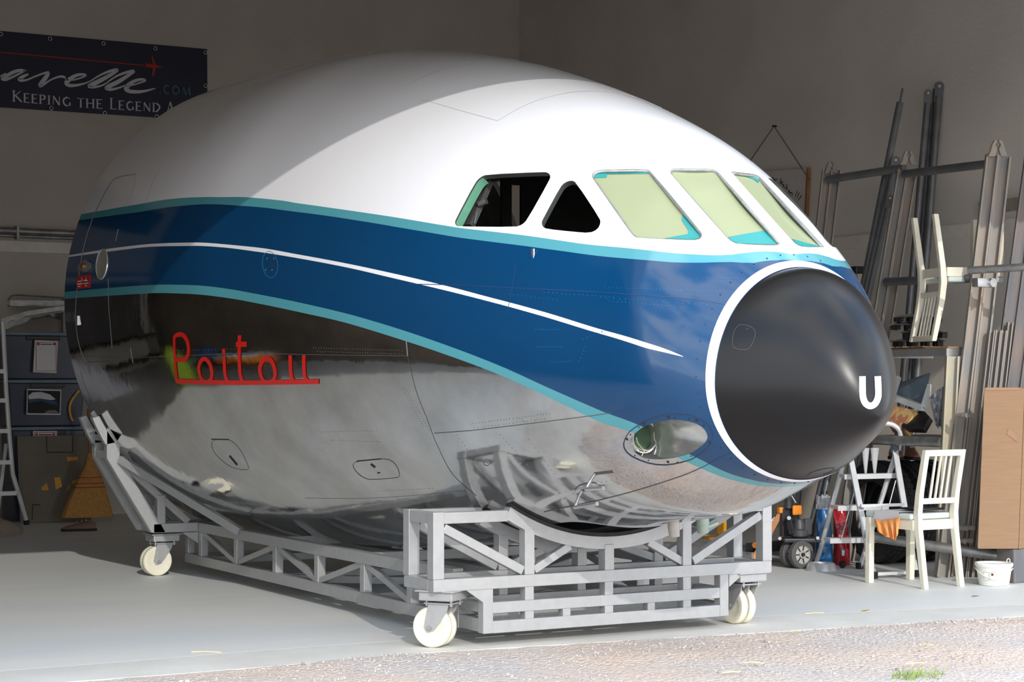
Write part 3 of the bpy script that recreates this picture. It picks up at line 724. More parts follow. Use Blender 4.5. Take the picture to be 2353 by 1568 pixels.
for pts in ([(250,615),(290,625),(330,665),(400,690),(470,690),(530,640),(550,600),(530,560),(525,480)], [(320,540),(330,590),(360,640),(400,680),(440,690)], [(415,690),(380,760)], [(600,470),(612,560),(600,640),(555,710)]):
    q3 = []
    for a, c in crom(dz(pts), 3):
        r = ray(a, c); t_ = (c_+dv*.15-CAM).dot(dv)/r.dot(dv); q3.append(CAM+r*t_)
    mb.tube(q3, .0022, 6)
obj('lamp_wire', mb, mat('bare_wire', srgb(160,156,140), .4, .3), nose, smooth=True)
mb = MB(); ribbon(mb, smooth_loop(LWo), 2.2, 's', .0015, closed=True); obj('well_ring_outline', mb, mat('well_gap', srgb(34,52,78), .5), nose, recalc=False)
for a, c in ((408,380),(697,305),(1027,338),(1183,597),(690,828),(208,562),(965,760),(350,420),(770,308),(940,322),(1110,400),(800,832),(460,812),(300,755),(250,508)):
    dots(dz([(a, c)]), .007 if (a, c) in ((408,380),(697,305),(1027,338),(1183,597),(208,562),(690,828)) else .0035, M['rubber'], 'well_screw')
# belly stubs and pitot bracket
def stub(x, y, name, hgt, r):
    p = gnd(x, y, .60); return p
p0 = onp(1548, 1213, 1, -.34)
mb = MB()
for s_ in (0,):
    mb.tube([p0+Vector((0, 0, .05)), p0+Vector((.0, 0, 0)), p0+Vector((.005, 0, -.045))], [.03, .03, .026], 14)
obj('gear_hinge_stub', mb, mat('cast_alloy', srgb(176,172,168), .5, .5, var=.15), nose, smooth=True)
p1 = onp(1615, 1210, 1, -.22)
mb = MB(); mb.tube([p1+Vector((0, 0, .05)), p1, p1+Vector((.0, 0, -.035))], [.032, .032, .028], 14); mb.cyl(p1+Vector((0, 0, -.015)), p1+Vector((.09, .0, .012)), .012, 10)
obj('gear_hinge_stub', mb, mat('green_alloy', srgb(160,176,164), .5, .4, var=.15), nose, smooth=True)
def bz(pts): return [(1000+a/3.3614, 940+c/3.3614) for a, c in pts]
mb = MB()
for a, c in (((1200,555),(1340,540)), ((1105,690),(1285,655))):
    l0, n0 = hit(*bz([a])[0]); l1, n1 = hit(*bz([c])[0]); mb.cyl(l0+n0*.05, l1+n1*.055, .010, 10)
    mb.cyl(l0, l0+n0*.05, .008, 8)
obj('pitot_tube', mb, M['steel'], nose, smooth=True)
mb = MB(); l0, n0 = hit(*bz([(1190,610)])[0]); mb.tube([hit(*q)[0]+hit(*q)[1]*.012 for q in crom(bz([(1070,640),(1110,605),(1190,585),(1255,592),(1272,620),(1240,640)]), 4)], .004, 6)
obj('pitot_loop', mb, M['steel'], nose, smooth=True)
ovp = bz([(400+28*math.cos(a), 415+24*math.sin(a)) for a in np.linspace(0, 2*np.pi, 16, endpoint=False)])
mb = MB(); ribbon(mb, ovp, 1.0, 's', .001, closed=True); obj('filler_cap_outline', mb, M['seam'], nose, recalc=False)
# pale worn patch at the belly

# ================================================================== TRANSPORT CRADLE
cradle = empty('transport_cradle', (0, 2.1, 0), 'silver painted steel transport cradle on four castors carrying the aircraft nose', 'cradle')
SV = M['silver']
def bm_(name, a, b, w_=.06, h_=.06, up=(0, 0, 1), bev=.003, parent=cradle): return obj(name, MB().beam(a, b, w_, h_, up), SV, parent, bevel=bev)
def zbelly(x, y):
    ZT, ZB, A, ZM = [v[0] for v in sec(y)]
    return ZM-(ZM-ZB)*math.sqrt(max(0, 1-(x/A)**2))
zU, zM_, zL, zT_ = .31, .187, .093, .633   # rail centre heights: upper, middle, lower, top
def end_frame(y, front=True):
    yc = y+.03
    bm_('upper_rail', (-1.012, yc, zU), (1.012, yc, zU))
    bm_('middle_rail', (-.684, yc, zM_), (.676, yc, zM_), .052, .055); bm_('lower_rail', (-.684, yc, zL), (.676, yc, zL), .052)
    for x in (-.711, .703): bm_('end_post', (x, yc, .064), (x, yc, .281), .055, .055)
    for x in (-.478, -.013, .466): 
        bm_('spacer', (x, yc, .214), (x, yc, .281), .055, .05); bm_('spacer', (x, yc, .122), (x, yc, .16), .055, .05)
    for x in (-.262, .245): bm_('spacer', (x, yc, .122), (x, yc, .16), .05, .045)
    for x in (-.985, .982): bm_('corner_post', (x, yc, .34), (x, yc, .663), .065, .06)
    for x in (-.478, .466): bm_('upright', (x, yc, .34), (x, yc, zbelly(x, y)-.075), .06, .055)
    bm_('upright', (-.013, yc, .34), (-.013, yc, zbelly(0, y)-.06), .065, .055)
    for s_ in (-1, 1):
        bm_('brace', (s_*.95, yc, .585), (s_*.51, yc, .36), .045, .045, up=(0, 1, 0)); bm_('brace', (s_*.445, yc, .36), (s_*.235, yc, zbelly(.235, y)-.085), .04, .04, up=(0, 1, 0))
        bm_('top_rail', (s_*.955, yc, zT_), (s_*.60, yc, zT_), .055, .055)
    # saddle plate following the belly
    mb = MB(); top = []; bot = []
    for x in np.linspace(-.585, .585, 41):
        z = zbelly(x, y)-.022; dx = .03; sl = (zbelly(x+.01, y)-zbelly(x-.01, y))/.02; nrm = Vector((sl, 0, -1)).normalized()
        top.append(Vector((x, yc-.028, z))); bot.append(Vector((x, yc-.028, z))+nrm*.062)
    mb.prism(top+bot[::-1], (0, .056, 0)); obj('saddle_plate', mb, SV, cradle)
    mb = MB(); r0 = [q+Vector((0, .002, .02)) for q in top]; mb.prism([q+Vector((0, .002, 0)) for q in top]+r0[::-1], (0, .05, 0)); obj('rubber_strip', mb, M['rubber'], cradle)
end_frame(0.0); end_frame(.262)
for s_ in (-1, 1):
    bm_('side_tie', (s_*.985, .06, zT_), (s_*.985, .262, zT_), .055, .055)
    bm_('side_tie', (s_*.985, .06, zU), (s_*.985, .262, zU), .055, .055)
    for z in (zM_, zL): bm_('side_tie', (s_*.708, .06, z), (s_*.708, .262, z), .05, .05)
    # long side trusses
    xs_ = s_*.707
    bm_('top_chord', (xs_, .32, .322), (xs_, 4.26, .322), .056, .064); bm_('bottom_chord', (xs_, .06, .10), (xs_, 4.26, .10), .056, .064)
    py = [.83, 1.41, 2.04, 2.675, 3.325, 3.975]
    for y in py: bm_('truss_post', (xs_, y, .132), (xs_, y, .29), .055, .05)
    bm_('truss_post', (xs_, 4.235, .132), (xs_, 4.235, .29), .055, .05)
    dirs = [(0, 1), (1, 0), (0, 1), (1, 0), (0, 1)]
    for i, (u_, v_) in enumerate(dirs):
        z0, z1 = (.285, .145) if u_ else (.145, .285)
        bm_('truss_brace', (xs_, py[i]+.035, z0), (xs_, py[i+1]-.035, z1), .035, .035, up=(1, 0, 0))
    # rear outriggers, two planes
    for y in (4.0, 4.262):
        yc = y+.0
        bm_('outrigger_beam', (s_*1.045, yc+.03, .325), (s_*.735, yc+.03, .325))
        mb = MB(); q = [(1.055,.298),(1.365,.80),(1.365,1.02),(1.335,1.02),(1.28,.90),(1.28,.80),(1.0,.36),(.965,.298)]
        mb.prism([(s_*a, yc, c) for a, c in q], (0, .012, 0)); obj('leg_plate', mb, SV, cradle)
        mb = MB(); mb.beam((s_*1.36, yc+.035, 1.02), (s_*1.36, yc+.035, .80), .012, .06, up=(0, 1, 0)); mb.beam((s_*1.36, yc+.035, .80), (s_*1.052, yc+.035, .30), .012, .06, up=(0, 1, 0)); obj('leg_flange', mb, SV, cradle)
        bm_('upright', (s_*.99, yc+.03, .355), (s_*.99, yc+.03, .545), .055, .055)
        bm_('brace', (s_*1.27, yc+.03, .775), (s_*.80, yc+.03, .36), .045, .045, up=(0, 1, 0))
        # pad following the hull
        pts = []
        for z in np.linspace(1.075, .90, 6):
            ZT, ZB, A, ZM = [v[0] for v in sec(min(y, Y1))]; x = A*math.sqrt(1-((ZM-z)/(ZM-ZB))**2); pts.append((x, z))
        q = [Vector((s_*(x+.012), yc, z)) for x, z in pts]+[Vector((s_*(x+.055+.004*i), yc, z-.012)) for i, (x, z) in enumerate(pts)][::-1]
        mb = MB(); mb.prism(q, (0, .05, 0)); obj('saddle_pad', mb, SV, cradle)
        mb = MB(); mb.prism([Vector((s_*(x+.001), yc+.004, z)) for x, z in pts]+[Vector((s_*(x+.012), yc+.004, z)) for x, z in pts][::-1], (0, .04, 0)); obj('rubber_strip', mb, M['rubber'], cradle)
    bm_('long_brace', (s_*1.275, 3.99, .79), (s_*.735, 3.23, .345), .05, .05)
    bm_('tie', (s_*1.355, 4.06, .93), (s_*1.355, 4.26, .93), .05, .04); bm_('tie', (s_*1.34, 4.06, .82), (s_*1.34, 4.26, .82), .05, .05)
    bm_('tie', (s_*1.02, 4.06, .325), (s_*1.02, 4.262, .325), .05, .05)
    # gussets
    for (yy, xa) in ((.004, .735), (4.0, .735)):
        mb = MB(); mb.prism([(s_*(xa), yy, .29), (s_*(xa+.11), yy, .29), (s_*(xa), yy, .215)], (0, .008, 0)); obj('gusset', mb, SV, cradle)
for y in (1.41, 2.675, 3.975):
    bm_('cross_member', (-.68, y, .322), (.68, y, .322), .055, .055); bm_('cross_member', (-.68, y, .10), (.68, y, .10), .05, .05)
bm_('centre_beam', (0, .32, .22), (0, 4.26, .22), .055, .06)
bm_('floor_brace', (-.68, .5, .10), (.68, 1.38, .10), .045, .045); bm_('floor_brace', (-.68, 2.64, .10), (.68, 1.45, .10), .045, .045)
for y in (4.03, 4.262): bm_('rear_rail', (-.70, y, .325), (.70, y, .325)); bm_('rear_rail', (-.70, y, .10), (.70, y, .10), .05, .05)
mb = MB().rbox((-.40, 1.0, .135), (-.33, 1.09, .20), .006); obj('battery_block', mb, SV, cradle)

# castors
def caster(loc, rz):
    e_ = empty('caster', Vector(loc)-cradle.location); e_.parent = cradle; e_.rotation_euler = (0, 0, rz)
    A_ = lambda n_, mb, m_, par=e_, **k: obj(n_, mb, m_, par, local=True, **k)
    A_('top_block', MB().rbox((-.09, -.09, .232), (.09, .09, .277), .006), SV)
    A_('mount_plate', MB().rbox((-.105, -.105, .276), (.105, .105, .283), .003), SV)
    A_('swivel', MB().lathe([(.045, .222), (.055, .228), (.055, .236), (.045, .240)], 24), M['steel'], smooth=True)
    A_('fork_plate', MB().rbox((-.075, -.065, .214), (.075, .065, .222), .003), SV)
    for y in (-.052, 0.0, .052):
        mb = MB(); q = [(-.055,.216),(.055,.216),(.045,.18),(-.005+.0-.02,.085),(-.06,.075),(-.078,.10),(-.07,.135)]
        mb.prism([(a, y-.003, c) for a, c in q], (0, .006, 0)); A_('fork_arm', mb, SV)
    for y in (-.027, .027):
        prof = [(.02,-.02),(.06,-.016),(.072,-.022),(.094,-.020),(.1,-.012),(.1,.012),(.094,.020),(.072,.022),(.06,.016),(.02,.02)]
        A_('wheel', MB().lathe(prof, 40, Matrix.Translation((-.045, y, .1)) @ Matrix.Rotation(math.pi/2, 4, 'X')), M['nylon'], smooth=True)
    A_('axle', MB().cyl((-.045, -.066, .1), (-.045, .066, .1), .012, 12), M['steel'])
    for x in (-.065, .065):
        for y in (-.05, .05): A_('bolt', MB().cyl((x, y, .205), (x, y, .236), .007, 8), M['steel'])
    return e_
def cast_at(wx, wy, axle):   # wheel-centre ground point, axle direction angle
    a = math.atan2(axle[1], axle[0]) - math.pi/2
    d = Vector((math.cos(a), math.sin(a), 0))*.045
    return caster((wx+d.x, wy+d.y, 0), a)
cast_at(-.935, .135, (.8, .6)); cast_at(.89, .14, (1, .05)); cast_at(-.985, 4.13, (.0, 1)); cast_at(.95, 4.13, (.3, 1))

# ================================================================== BACK-LEFT CORNER
def at(x, y, t_): return CAM + ray(x, y)*t_
def pxbox(x0, y0, x1, y1, yp):
    ym = (y0+y1)/2; xm = (x0+x1)/2
    return onp(x0, ym, 1, yp).x, onp(x1, ym, 1, yp).x, onp(xm, y1, 1, yp).z, onp(xm, y0, 1, yp).z
def pquad(pts, yp): return [onp(a, c, 1, yp) for a, c in pts]
def flat_ribbon(mb, pts3, wd, n_):
    pts3 = [Vector(q) for q in pts3]; n_ = Vector(n_); N_ = len(pts3); wl_ = wd if isinstance(wd, (list, tuple)) else [wd]*N_
    b_ = len(mb.v)
    for i, p in enumerate(pts3):
        tv = (pts3[min(i+1, N_-1)]-pts3[max(i-1, 0)]).normalized(); sd = tv.cross(n_).normalized()*wl_[i]/2
        mb.v += [p+sd, p-sd]
    for i in range(N_-1): mb.f.append((b_+2*i, b_+2*i+1, b_+2*i+3, b_+2*i+2)); mb.m.append(mb.mi)

# banner
BY = YB-.012
ban = empty('banner', onp(240, 260, 1, BY), 'long navy vinyl banner with script lettering and a red aircraft on the back wall', 'banner')
M['navy'] = mat('navy_vinyl', srgb(22,26,52), .45, var=.08, scale=1.5, bump=.1, bscale=2.5)
tl, tr_, br_, bl = (0, 71), (476, 113), (476, 278), (0, 247)
ext = 1.7
A3, B3, C3, D3 = pquad([tl, tr_, br_, bl], BY)
A3 = A3+(A3-B3)*ext; D3 = D3+(D3-C3)*ext
z_t = (A3.z+B3.z)/2; z_b = (C3.z+D3.z)/2
mb = MB(); GX, GZ = 60, 8
vs = []
for j in range(GZ+1):
    for i in range(GX+1):
        u_, v_ = i/GX, j/GZ; p = A3.lerp(B3, u_).lerp(D3.lerp(C3, u_), v_); p.y = BY - .006*abs(math.sin(u_*23+v_*1.3))*math.sin(math.pi*v_); vs.append(p)
mb.add(vs, [(j*(GX+1)+i, j*(GX+1)+i+1, (j+1)*(GX+1)+i+1, (j+1)*(GX+1)+i) for j in range(GZ) for i in range(GX)])
obj('banner_sheet', mb, M['navy'], ban, smooth=True)
TY = BY-.013
M['bprint'] = mat('pale_print', srgb(205,205,210), .6, var=.03); M['bred'] = mat('red_print', srgb(170,40,36), .6); M['bteal'] = mat('teal_print', srgb(70,110,124), .6)
def zb_(pts): return [(a/4.3558, 40+c/4.3558) for a, c in pts]
mb = MB()
scr = [([(255,533),(200,530),(130,550),(60,590),(22,615),(60,622),(130,595),(200,560),(262,528)], [10,22,26,26,24,22,16,14,10]),
 ([(-20,600),(10,585),(60,560)], 10),
 ([(285,568),(235,590),(195,618),(215,632),(270,625),(350,592),(430,562),(490,548)], [10,24,28,20,14,12,14,20]),
 ([(492,550),(470,585),(430,640),(400,680),(430,678),(500,630),(570,600),(620,592),(655,605)], [14,30,34,30,16,12,14,18,16]),
 ([(655,620),(720,628),(800,608),(858,582),(830,570),(760,582),(700,618),(665,655),(690,680),(760,680),(850,660),(930,625)], [10,10,12,14,18,24,32,34,26,20,12,10]),
 ([(900,640),(1000,580),(1100,538),(1172,524),(1140,555),(1030,618),(930,668),(890,688),(930,698),(1010,685),(1080,650)], [10,14,20,22,24,32,34,24,22,14,10]),
 ([(1060,660),(1160,592),(1260,552),(1338,538),(1300,570),(1190,640),(1090,690),(1062,710),(1110,722),(1190,705),(1250,680)], [10,14,20,22,24,32,34,24,22,14,10]),
 ([(1240,690),(1320,680),(1400,655),(1455,632),(1420,620),(1350,636),(1290,675),(1262,715),(1300,740),(1380,745),(1460,735),(1555,710)], [10,10,12,14,18,24,34,36,30,26,18,6])]
for pts, wd in scr:
    n0 = len(pts); q = crom(zb_(pts), 6); wl_ = [wd]*len(q) if not isinstance(wd, list) else [wd[min(i//6, n0-1)]+(wd[min(i//6+1, n0-1)]-wd[min(i//6, n0-1)])*(i % 6)/6 for i in range(len(q))]
    flat_ribbon(mb, [onp(a, c, 1, TY) for a, c in q], [v*1.25/4.3558*19.5/F_PX for v in wl_], (0, 1, 0))
obj('script_lettering', mb, M['bprint'], ban, recalc=False)['label'] = 'white script lettering ending avelle'
mb = MB(); flat_ribbon(mb, [onp(a, c, 1, TY) for a, c in zb_([(-900,265),(0,348),(1450,481)])], .011, (0, 1, 0)); obj('red_line', mb, M['bred'], ban, recalc=False)
pls = [(1450,448),(1475,465),(1495,462),(1515,465),(1530,480),(1512,383),(1530,385),(1560,480),(1600,487),(1642,495),(1600,502),(1560,505),(1535,590),(1517,588),(1530,510),(1512,505),(1490,505),(1475,498),(1455,512),(1462,482)]
obj('aircraft_emblem', MB().add(pquad(zb_(pls), TY), [tuple(range(len(pls)))]), M['bred'], ban)['label'] = 'red aircraft silhouette'
# serif capitals drawn as strokes: thick stems, thin arms, small serifs
GL = {'K': (.72, [((.12,0),(.12,1),1),((.12,.45),(.62,1),0),((.25,.55),(.7,0),1)]), 'E': (.6, [((.12,0),(.12,1),1),((.12,1),(.55,1),0),((.12,.52),(.45,.52),0),((.12,0),(.58,0),0)]),
 'P': (.62, [((.12,0),(.12,1),1),((.12,1),(.4,.98),0),((.4,.98),(.57,.77),1),((.57,.77),(.4,.5),1),((.4,.5),(.12,.48),0)]), 'I': (.3, [((.15,0),(.15,1),1)]),
 'N': (.8, [((.12,0),(.12,1),0),((.12,1),(.68,0),1),((.68,0),(.68,1),0)]), 'G': (.8, [((.7,.85),(.45,1),0),((.45,1),(.15,.75),1),((.15,.75),(.1,.5),1),((.1,.5),(.2,.15),1),((.2,.15),(.45,0),1),((.45,0),(.7,.12),0),((.7,.05),(.7,.42),1)]),
 'T': (.66, [((.33,0),(.33,1),1),((.03,1),(.63,1),0)]), 'H': (.8, [((.12,0),(.12,1),1),((.68,0),(.68,1),1),((.12,.52),(.68,.52),0)]), 'L': (.58, [((.12,0),(.12,1),1),((.12,0),(.55,0),0)]),
 'D': (.8, [((.12,0),(.12,1),1),((.12,1),(.4,.98),0),((.4,.98),(.68,.72),1),((.68,.72),(.7,.45),1),((.7,.45),(.4,.02),1),((.4,.02),(.12,0),0)]), 'A': (.72, [((.05,0),(.36,1),0),((.36,1),(.68,0),1),((.16,.35),(.55,.35),0)]),
 'C': (.76, [((.68,.82),(.45,1),0),((.45,1),(.15,.75),1),((.15,.75),(.1,.5),1),((.1,.5),(.18,.2),1),((.18,.2),(.45,0),1),((.45,0),(.7,.18),0)]), 'O': (.86, [((.43,1),(.15,.78),1),((.15,.78),(.1,.5),1),((.1,.5),(.15,.22),1),((.15,.22),(.43,0),1),((.43,0),(.7,.22),1),((.7,.22),(.76,.5),1),((.76,.5),(.7,.78),1),((.7,.78),(.43,1),1)]),
 'M': (.95, [((.1,0),(.18,1),0),((.18,1),(.48,.05),1),((.48,.05),(.78,1),0),((.78,1),(.86,0),1)]), '.': (.25, [((.1,.0),(.1,.1),1)]), ' ': (.34, [])}
def caps(mb, text, p0, p1, h_big, h_small):
    # p0/p1: pixel ends of the baseline; lower-case letters are set as small capitals
    tot = 0; lay = []
    for ch in text:
        hh = h_big if ch.isupper() or ch == '.' else h_small; wd, st = GL[ch.upper()]; lay.append((tot, hh, st)); tot += wd*hh+.12*h_small
    a = Vector(p0); d = (Vector(p1)-a); sc = d.length/tot; d.normalize()
    for x0, hh, st in lay:
        for (q0, q1, thick) in st:
            def mp_(q): v = a+d*((x0+q[0]*hh)*sc); return onp(v.x, v.y-q[1]*hh, 1, TY)
            flat_ribbon(mb, [mp_(q0), mp_(q1)], (.013 if thick else .006)*(h_small/16), (0, 1, 0))
            if thick and abs(q0[0]-q1[0]) < .01 and abs(q1[1]-q0[1]) > .5:
                for zz in (0, 1): flat_ribbon(mb, [mp_((q0[0]-.13, zz)), mp_((q0[0]+.13, zz))], .005, (0, 1, 0))
for wd_, p0_, p1_, hb_ in (('Keeping', (28, 232.5), (166, 244.5), 24.5), ('the', (177, 246), (239, 249.5), 20), ('Legend', (252, 250), (372, 258), 24.5), ('A', (383, 258.5), (401, 260), 24.5)):
    mb = MB(); caps(mb, wd_, p0_, p1_, hb_, 20); obj('caption_lettering', mb, M['bprint'], ban, recalc=False)['label'] = 'pale serif capitals under the script'
mb = MB(); caps(mb, '.com', (366, 214), (441, 220), 19, 20); obj('suffix_lettering', mb, M['bteal'], ban, recalc=False)
for a, c in ((115,89),(238,100),(357,111),(472,120.5),(472,197),(118,249),(241,260),(360,268),(2,78)):
    p = onp(a, c, 1, TY+.004); obj('eyelet', MB().lathe([(.011,0),(.013,.002),(.020,.002),(.022,0)], 14, Matrix.Translation(p) @ Matrix.Rotation(math.pi/2, 4, 'X')), M['steel'], ban, smooth=True)

# storage bins
M['bin'] = mat('dark_plastic', srgb(62,68,86), .3, var=.15, scale=2.5); M['binlid'] = mat('blue_grey_lid', srgb(104,124,140), .4, var=.06)
M['paper'] = mat('white_paper', srgb(222,220,222), .7, var=.02); M['pred'] = mat('red_frame_print', srgb(180,50,52), .7)
M['pblk'] = mat('black_print', srgb(32,30,34), .7)
YBIN = 9.55
def bin_(x0, y0, x1, y1, label, key):
    a, c, z0, z1 = pxbox(x0, y0, x1, y1, YBIN)
    e_ = empty('storage_bin', ((a+c)/2, YBIN+.2, z0), label, 'storage box', None)
    mb = MB(); t_ = .03
    mb.prism([(a+t_, YBIN+.03, z0), (c-t_, YBIN+.03, z0), (c, YBIN, z1-.03), (a, YBIN, z1-.03)], (0, .42, 0)); obj('bin_body', mb, M['bin'], e_, bevel=.012)
    obj('bin_lid', MB().rbox((a-.015, YBIN-.015, z1-.032), (c+.015, YBIN+.46, z1), .008), M['binlid'], e_)
    obj('bin_handle', MB().rbox(((a+c)/2-.16, YBIN-.018, z1-.075), ((a+c)/2+.16, YBIN+.02, z1-.035), .006), M['black'], e_)
    return e_
zz0 = 0
b3 = bin_(28, 981, 196, 1204, 'large dark plastic storage box on the floor behind the plywood board', 'c')
b2 = bin_(20, 873, 196, 980, 'dark plastic storage box carrying a printed picture, middle of the stack', 'b')
b1 = bin_(5, 764, 190, 872, 'dark plastic storage box with a red framed paper, top of the stack', 'a')
for o_, zt in ((b3, 0),):
    pass
def card_on(par, pts, dy=.012):
    return obj('label_sheet', MB().add(pquad(pts, YBIN-dy), [(0, 1, 2, 3)]), M['paper'], par)
def redframe(par, x0, y0, x1, y1, dy):
    mb = MB(); q = [(x0, y0), (x1, y0), (x1, y1), (x0, y1), (x0, y0)]
    flat_ribbon(mb, [onp(a, c, 1, YBIN-dy) for a, c in q], .006, (0, 1, 0))
    obj('label_frame', mb, M['pred'], par, recalc=False)
card_on(b1, [(80,782),(133,784),(130,858),(76,856)], .035); redframe(b1, 83, 787, 129, 853, .037)
for a in (88, 125): obj('label_mark', MB().cyl(onp(a, 791, 1, YBIN-.037), onp(a, 791, 1, YBIN-.039), .013, 12), M['pred'], b1)
mb = MB(); flat_ribbon(mb, [onp(a, 791.5, 1, YBIN-.038) for a in (93, 120)], .008, (0, 1, 0)); obj('label_print', mb, M['pblk'], b1, recalc=False)
card_on(b3, [(76,991),(131,991),(131,1010),(76,1010)], .035); redframe(b3, 79, 994, 128, 1012, .037)
for a in (84, 123): obj('label_mark', MB().cyl(onp(a, 999, 1, YBIN-.037), onp(a, 999, 1, YBIN-.039), .012, 12), M['pred'], b3)
mb = MB(); flat_ribbon(mb, [onp(a, 999.5, 1, YBIN-.038) for a in (89, 118)], .009, (0, 1, 0)); obj('label_print', mb, M['pblk'], b3, recalc=False)
card_on(b2, [(62,894),(141,896),(139,954),(61,953)], .035)
def pic(pts, m_, dy): return obj('picture_print', MB().add(pquad(pts, YBIN-dy), [tuple(range(len(pts)))]), m_, b2)
pic([(64,897),(139,899),(137,951),(63,950)], M['pblk'], .037)
pic([(65,910),(75,902),(95,901),(115,907),(128,918),(118,920),(90,916),(66,918)], M['bprint'], .039)
pic([(66,919),(90,917),(118,921),(130,922),(133,932),(120,930),(95,922),(66,926)], mat('picture_blue', srgb(40,70,110), .6), .0395)
pic([(103,948),(112,943),(128,943),(134,948),(134,950),(103,950)], mat('picture_grey', srgb(120,120,124), .6), .039)
mb = MB(); flat_ribbon(mb, [onp(a, c, 1, YBIN-.015) for a, c in crom([(182,898),(172,910),(163,925),(160,940),(163,958),(168,968)], 4)], .02, (0, 1, 0)); obj('yellow_strap', mb, M['yellow'], b2, recalc=False)
# plywood board
M['ply'] = mat('grimy_plywood', srgb(120,112,100), .85, var=.1, scale=3, bump=.05)
pb = [onp(43, 1197, 1, 9.42), onp(200, 1191, 1, 9.42)]
z_b = 0.005; zt_ = onp(120, 1002, 1, 9.5).z
q = [Vector((pb[0].x, 9.36, z_b)), Vector((pb[1].x+.02, 9.36, z_b)), Vector((onp(205, 1000, 1, 9.5).x, 9.475, zt_)), Vector((onp(38, 1003, 1, 9.5).x, 9.475, zt_))]
e_ = empty('plywood_board', (q[0]+q[1])/2, 'grimy plywood board with yellow paint patches leaning on the storage boxes', 'board')
obj('board_panel', MB().prism(q, (0, .018, 0)), M['ply'], e_)
def onbp(a, c):  # on the board face
    n_ = (q[1]-q[0]).cross(q[3]-q[0]).normalized(); r = ray(a, c); t_ = (q[0]-CAM).dot(n_)/r.dot(n_); return CAM+r*(t_-.004)
for pp in ([(154,1051),(178,1050),(179,1058),(155,1060)], [(125,1098),(138,1097),(143,1118),(128,1126)], [(95,1122),(107,1110),(112,1127),(96,1127)], [(153,1125),(162,1110),(158,1122),(150,1130)], [(167,1106),(177,1103),(175,1110),(166,1112)]):
    obj('paint_patch', MB().add([onbp(a, c) for a, c in pp], [tuple(range(len(pp)))]), M['yellow'], e_)
for p0, p1 in (((107,1003),(108,1040)),((108,1040),(167,1040)),((167,1003),(167,1040)),((75,1160),(74,1194)),((75,1160),(93,1161))): mb = MB(); flat_ribbon(mb, [onbp(*p0), onbp(*p1)], .008, (0, 1, 0)); obj('board_groove', mb, M['pblk'], e_, recalc=False)
# straw broom
YBR = 9.2
bx = onp(204, 1188, 1, YBR)
e_ = empty('straw_broom', (bx.x, YBR, 0), 'straw broom with red stitching standing against the plywood board', 'broom')
mb = MB(); h0 = onp(207, 1050, 1, YBR+.02); h1 = onp(203, 940, 1, YBR+.14); mb.cyl(h0, h1, .014, 12); obj('broom_handle', mb, mat('broom_wood', srgb(150,112,72), .6), e_, smooth=True)
M['straw'] = mat('straw', srgb(190,140,78), .85, var=.25, scale=40, stretch=(6,6,.6), bump=.3)
mb = MB(); prof = [(1042,199,213),(1060,197,217),(1075,193,222),(1088,185,230),(1105,177,237),(1125,168,243),(1150,156,250),(1175,146,257),(1189,142,260)]
rows = []
for (yy, xa, xb) in prof:
    pa, pb_ = onp(xa, yy, 1, YBR), onp(xb, yy, 1, YBR); c_ = (pa+pb_)/2; hw = (pb_.x-pa.x)/2; k = len(rows)
    hd = .03+.012*k/3
    rows.append([Vector((c_.x+hw*math.cos(a)*(1+.04*math.sin(a*9)), YBR+hd*math.sin(a), max(.004, c_.z))) for a in np.linspace(0, 2*np.pi, 28, endpoint=False)])
for r_ in rows: mb.v += r_
for j in range(len(rows)-1): mb.f += [(j*28+i, j*28+(i+1) % 28, (j+1)*28+(i+1) % 28, (j+1)*28+i) for i in range(28)]
mb.f += [tuple(range(28)), tuple((len(rows)-1)*28+i for i in range(27, -1, -1))]; mb.m = [0]*len(mb.f)
obj('broom_head', mb, M['straw'], e_, smooth=True)
for j, yy in ((3.55, 0), (4.3, 0), (4.75, 0)):
    j0 = int(j); f_ = j-j0; obj('stitching', MB().tube([rows[j0][i].lerp(rows[j0+1][i], f_)+Vector((0, -.002, 0)) for i in range(28)], .004, 6, True), M['pred'], e_, smooth=True)
# brown strappy shoe on the floor
g0 = gnd(140, 1222); g1 = gnd(222, 1220)
def shoe(name, g0, g1, label, m_up, scale=1.0):
    d = (g1-g0); L_ = d.length; d.normalize(); sd = Vector((-d.y, d.x, 0))
    e_ = empty(name, (g0+g1)/2, label, 'shoe')
    foot = [(-.0, .028), (.05, .042), (.2, .05), (.45, .040), (.7, .045), (.9, .038), (1.0, .02)]
    pts = [g0+d*(u_*L_)+sd*w_ for u_, w_ in foot]+[g0+d*(u_*L_)-sd*w_ for u_, w_ in foot[::-1]]
    obj('sole', MB().prism([q+Vector((0, 0, .001)) for q in pts], (0, 0, .022)), M['rubber'], e_)
    mb = MB(); sect = [(.02, .028, .07), (.15, .042, .085), (.32, .040, .088), (.5, .036, .075), (.7, .04, .055), (.88, .034, .045), (.98, .012, .03)]
    for u_, w_, h_ in sect: mb.v += [g0+d*(u_*L_)+sd*(w_*math.cos(a))+Vector((0, 0, .022+(h_*scale-.022)*max(0, math.sin(a))**.8)) for a in np.linspace(0, math.pi, 10)]
    mb.f += [(j*10+i, j*10+i+1, (j+1)*10+i+1, (j+1)*10+i) for j in range(len(sect)-1) for i in range(9)]; mb.f += [tuple(range(10)), tuple((len(sect)-1)*10+i for i in range(9, -1, -1))]; mb.m = [0]*len(mb.f)
    obj('upper', mb, m_up, e_, smooth=True)
    mb = MB()
    for u_ in (.3, .42, .55): p = g0+d*(u_*L_)+Vector((0, 0, .022+(.085-.1*u_*.5)*scale)); mb.tube([p+sd*.02, p+Vector((0, 0, .006)), p-sd*.02], .004, 6)
    o_ = obj('laces', mb, M['cream'], e_); return e_
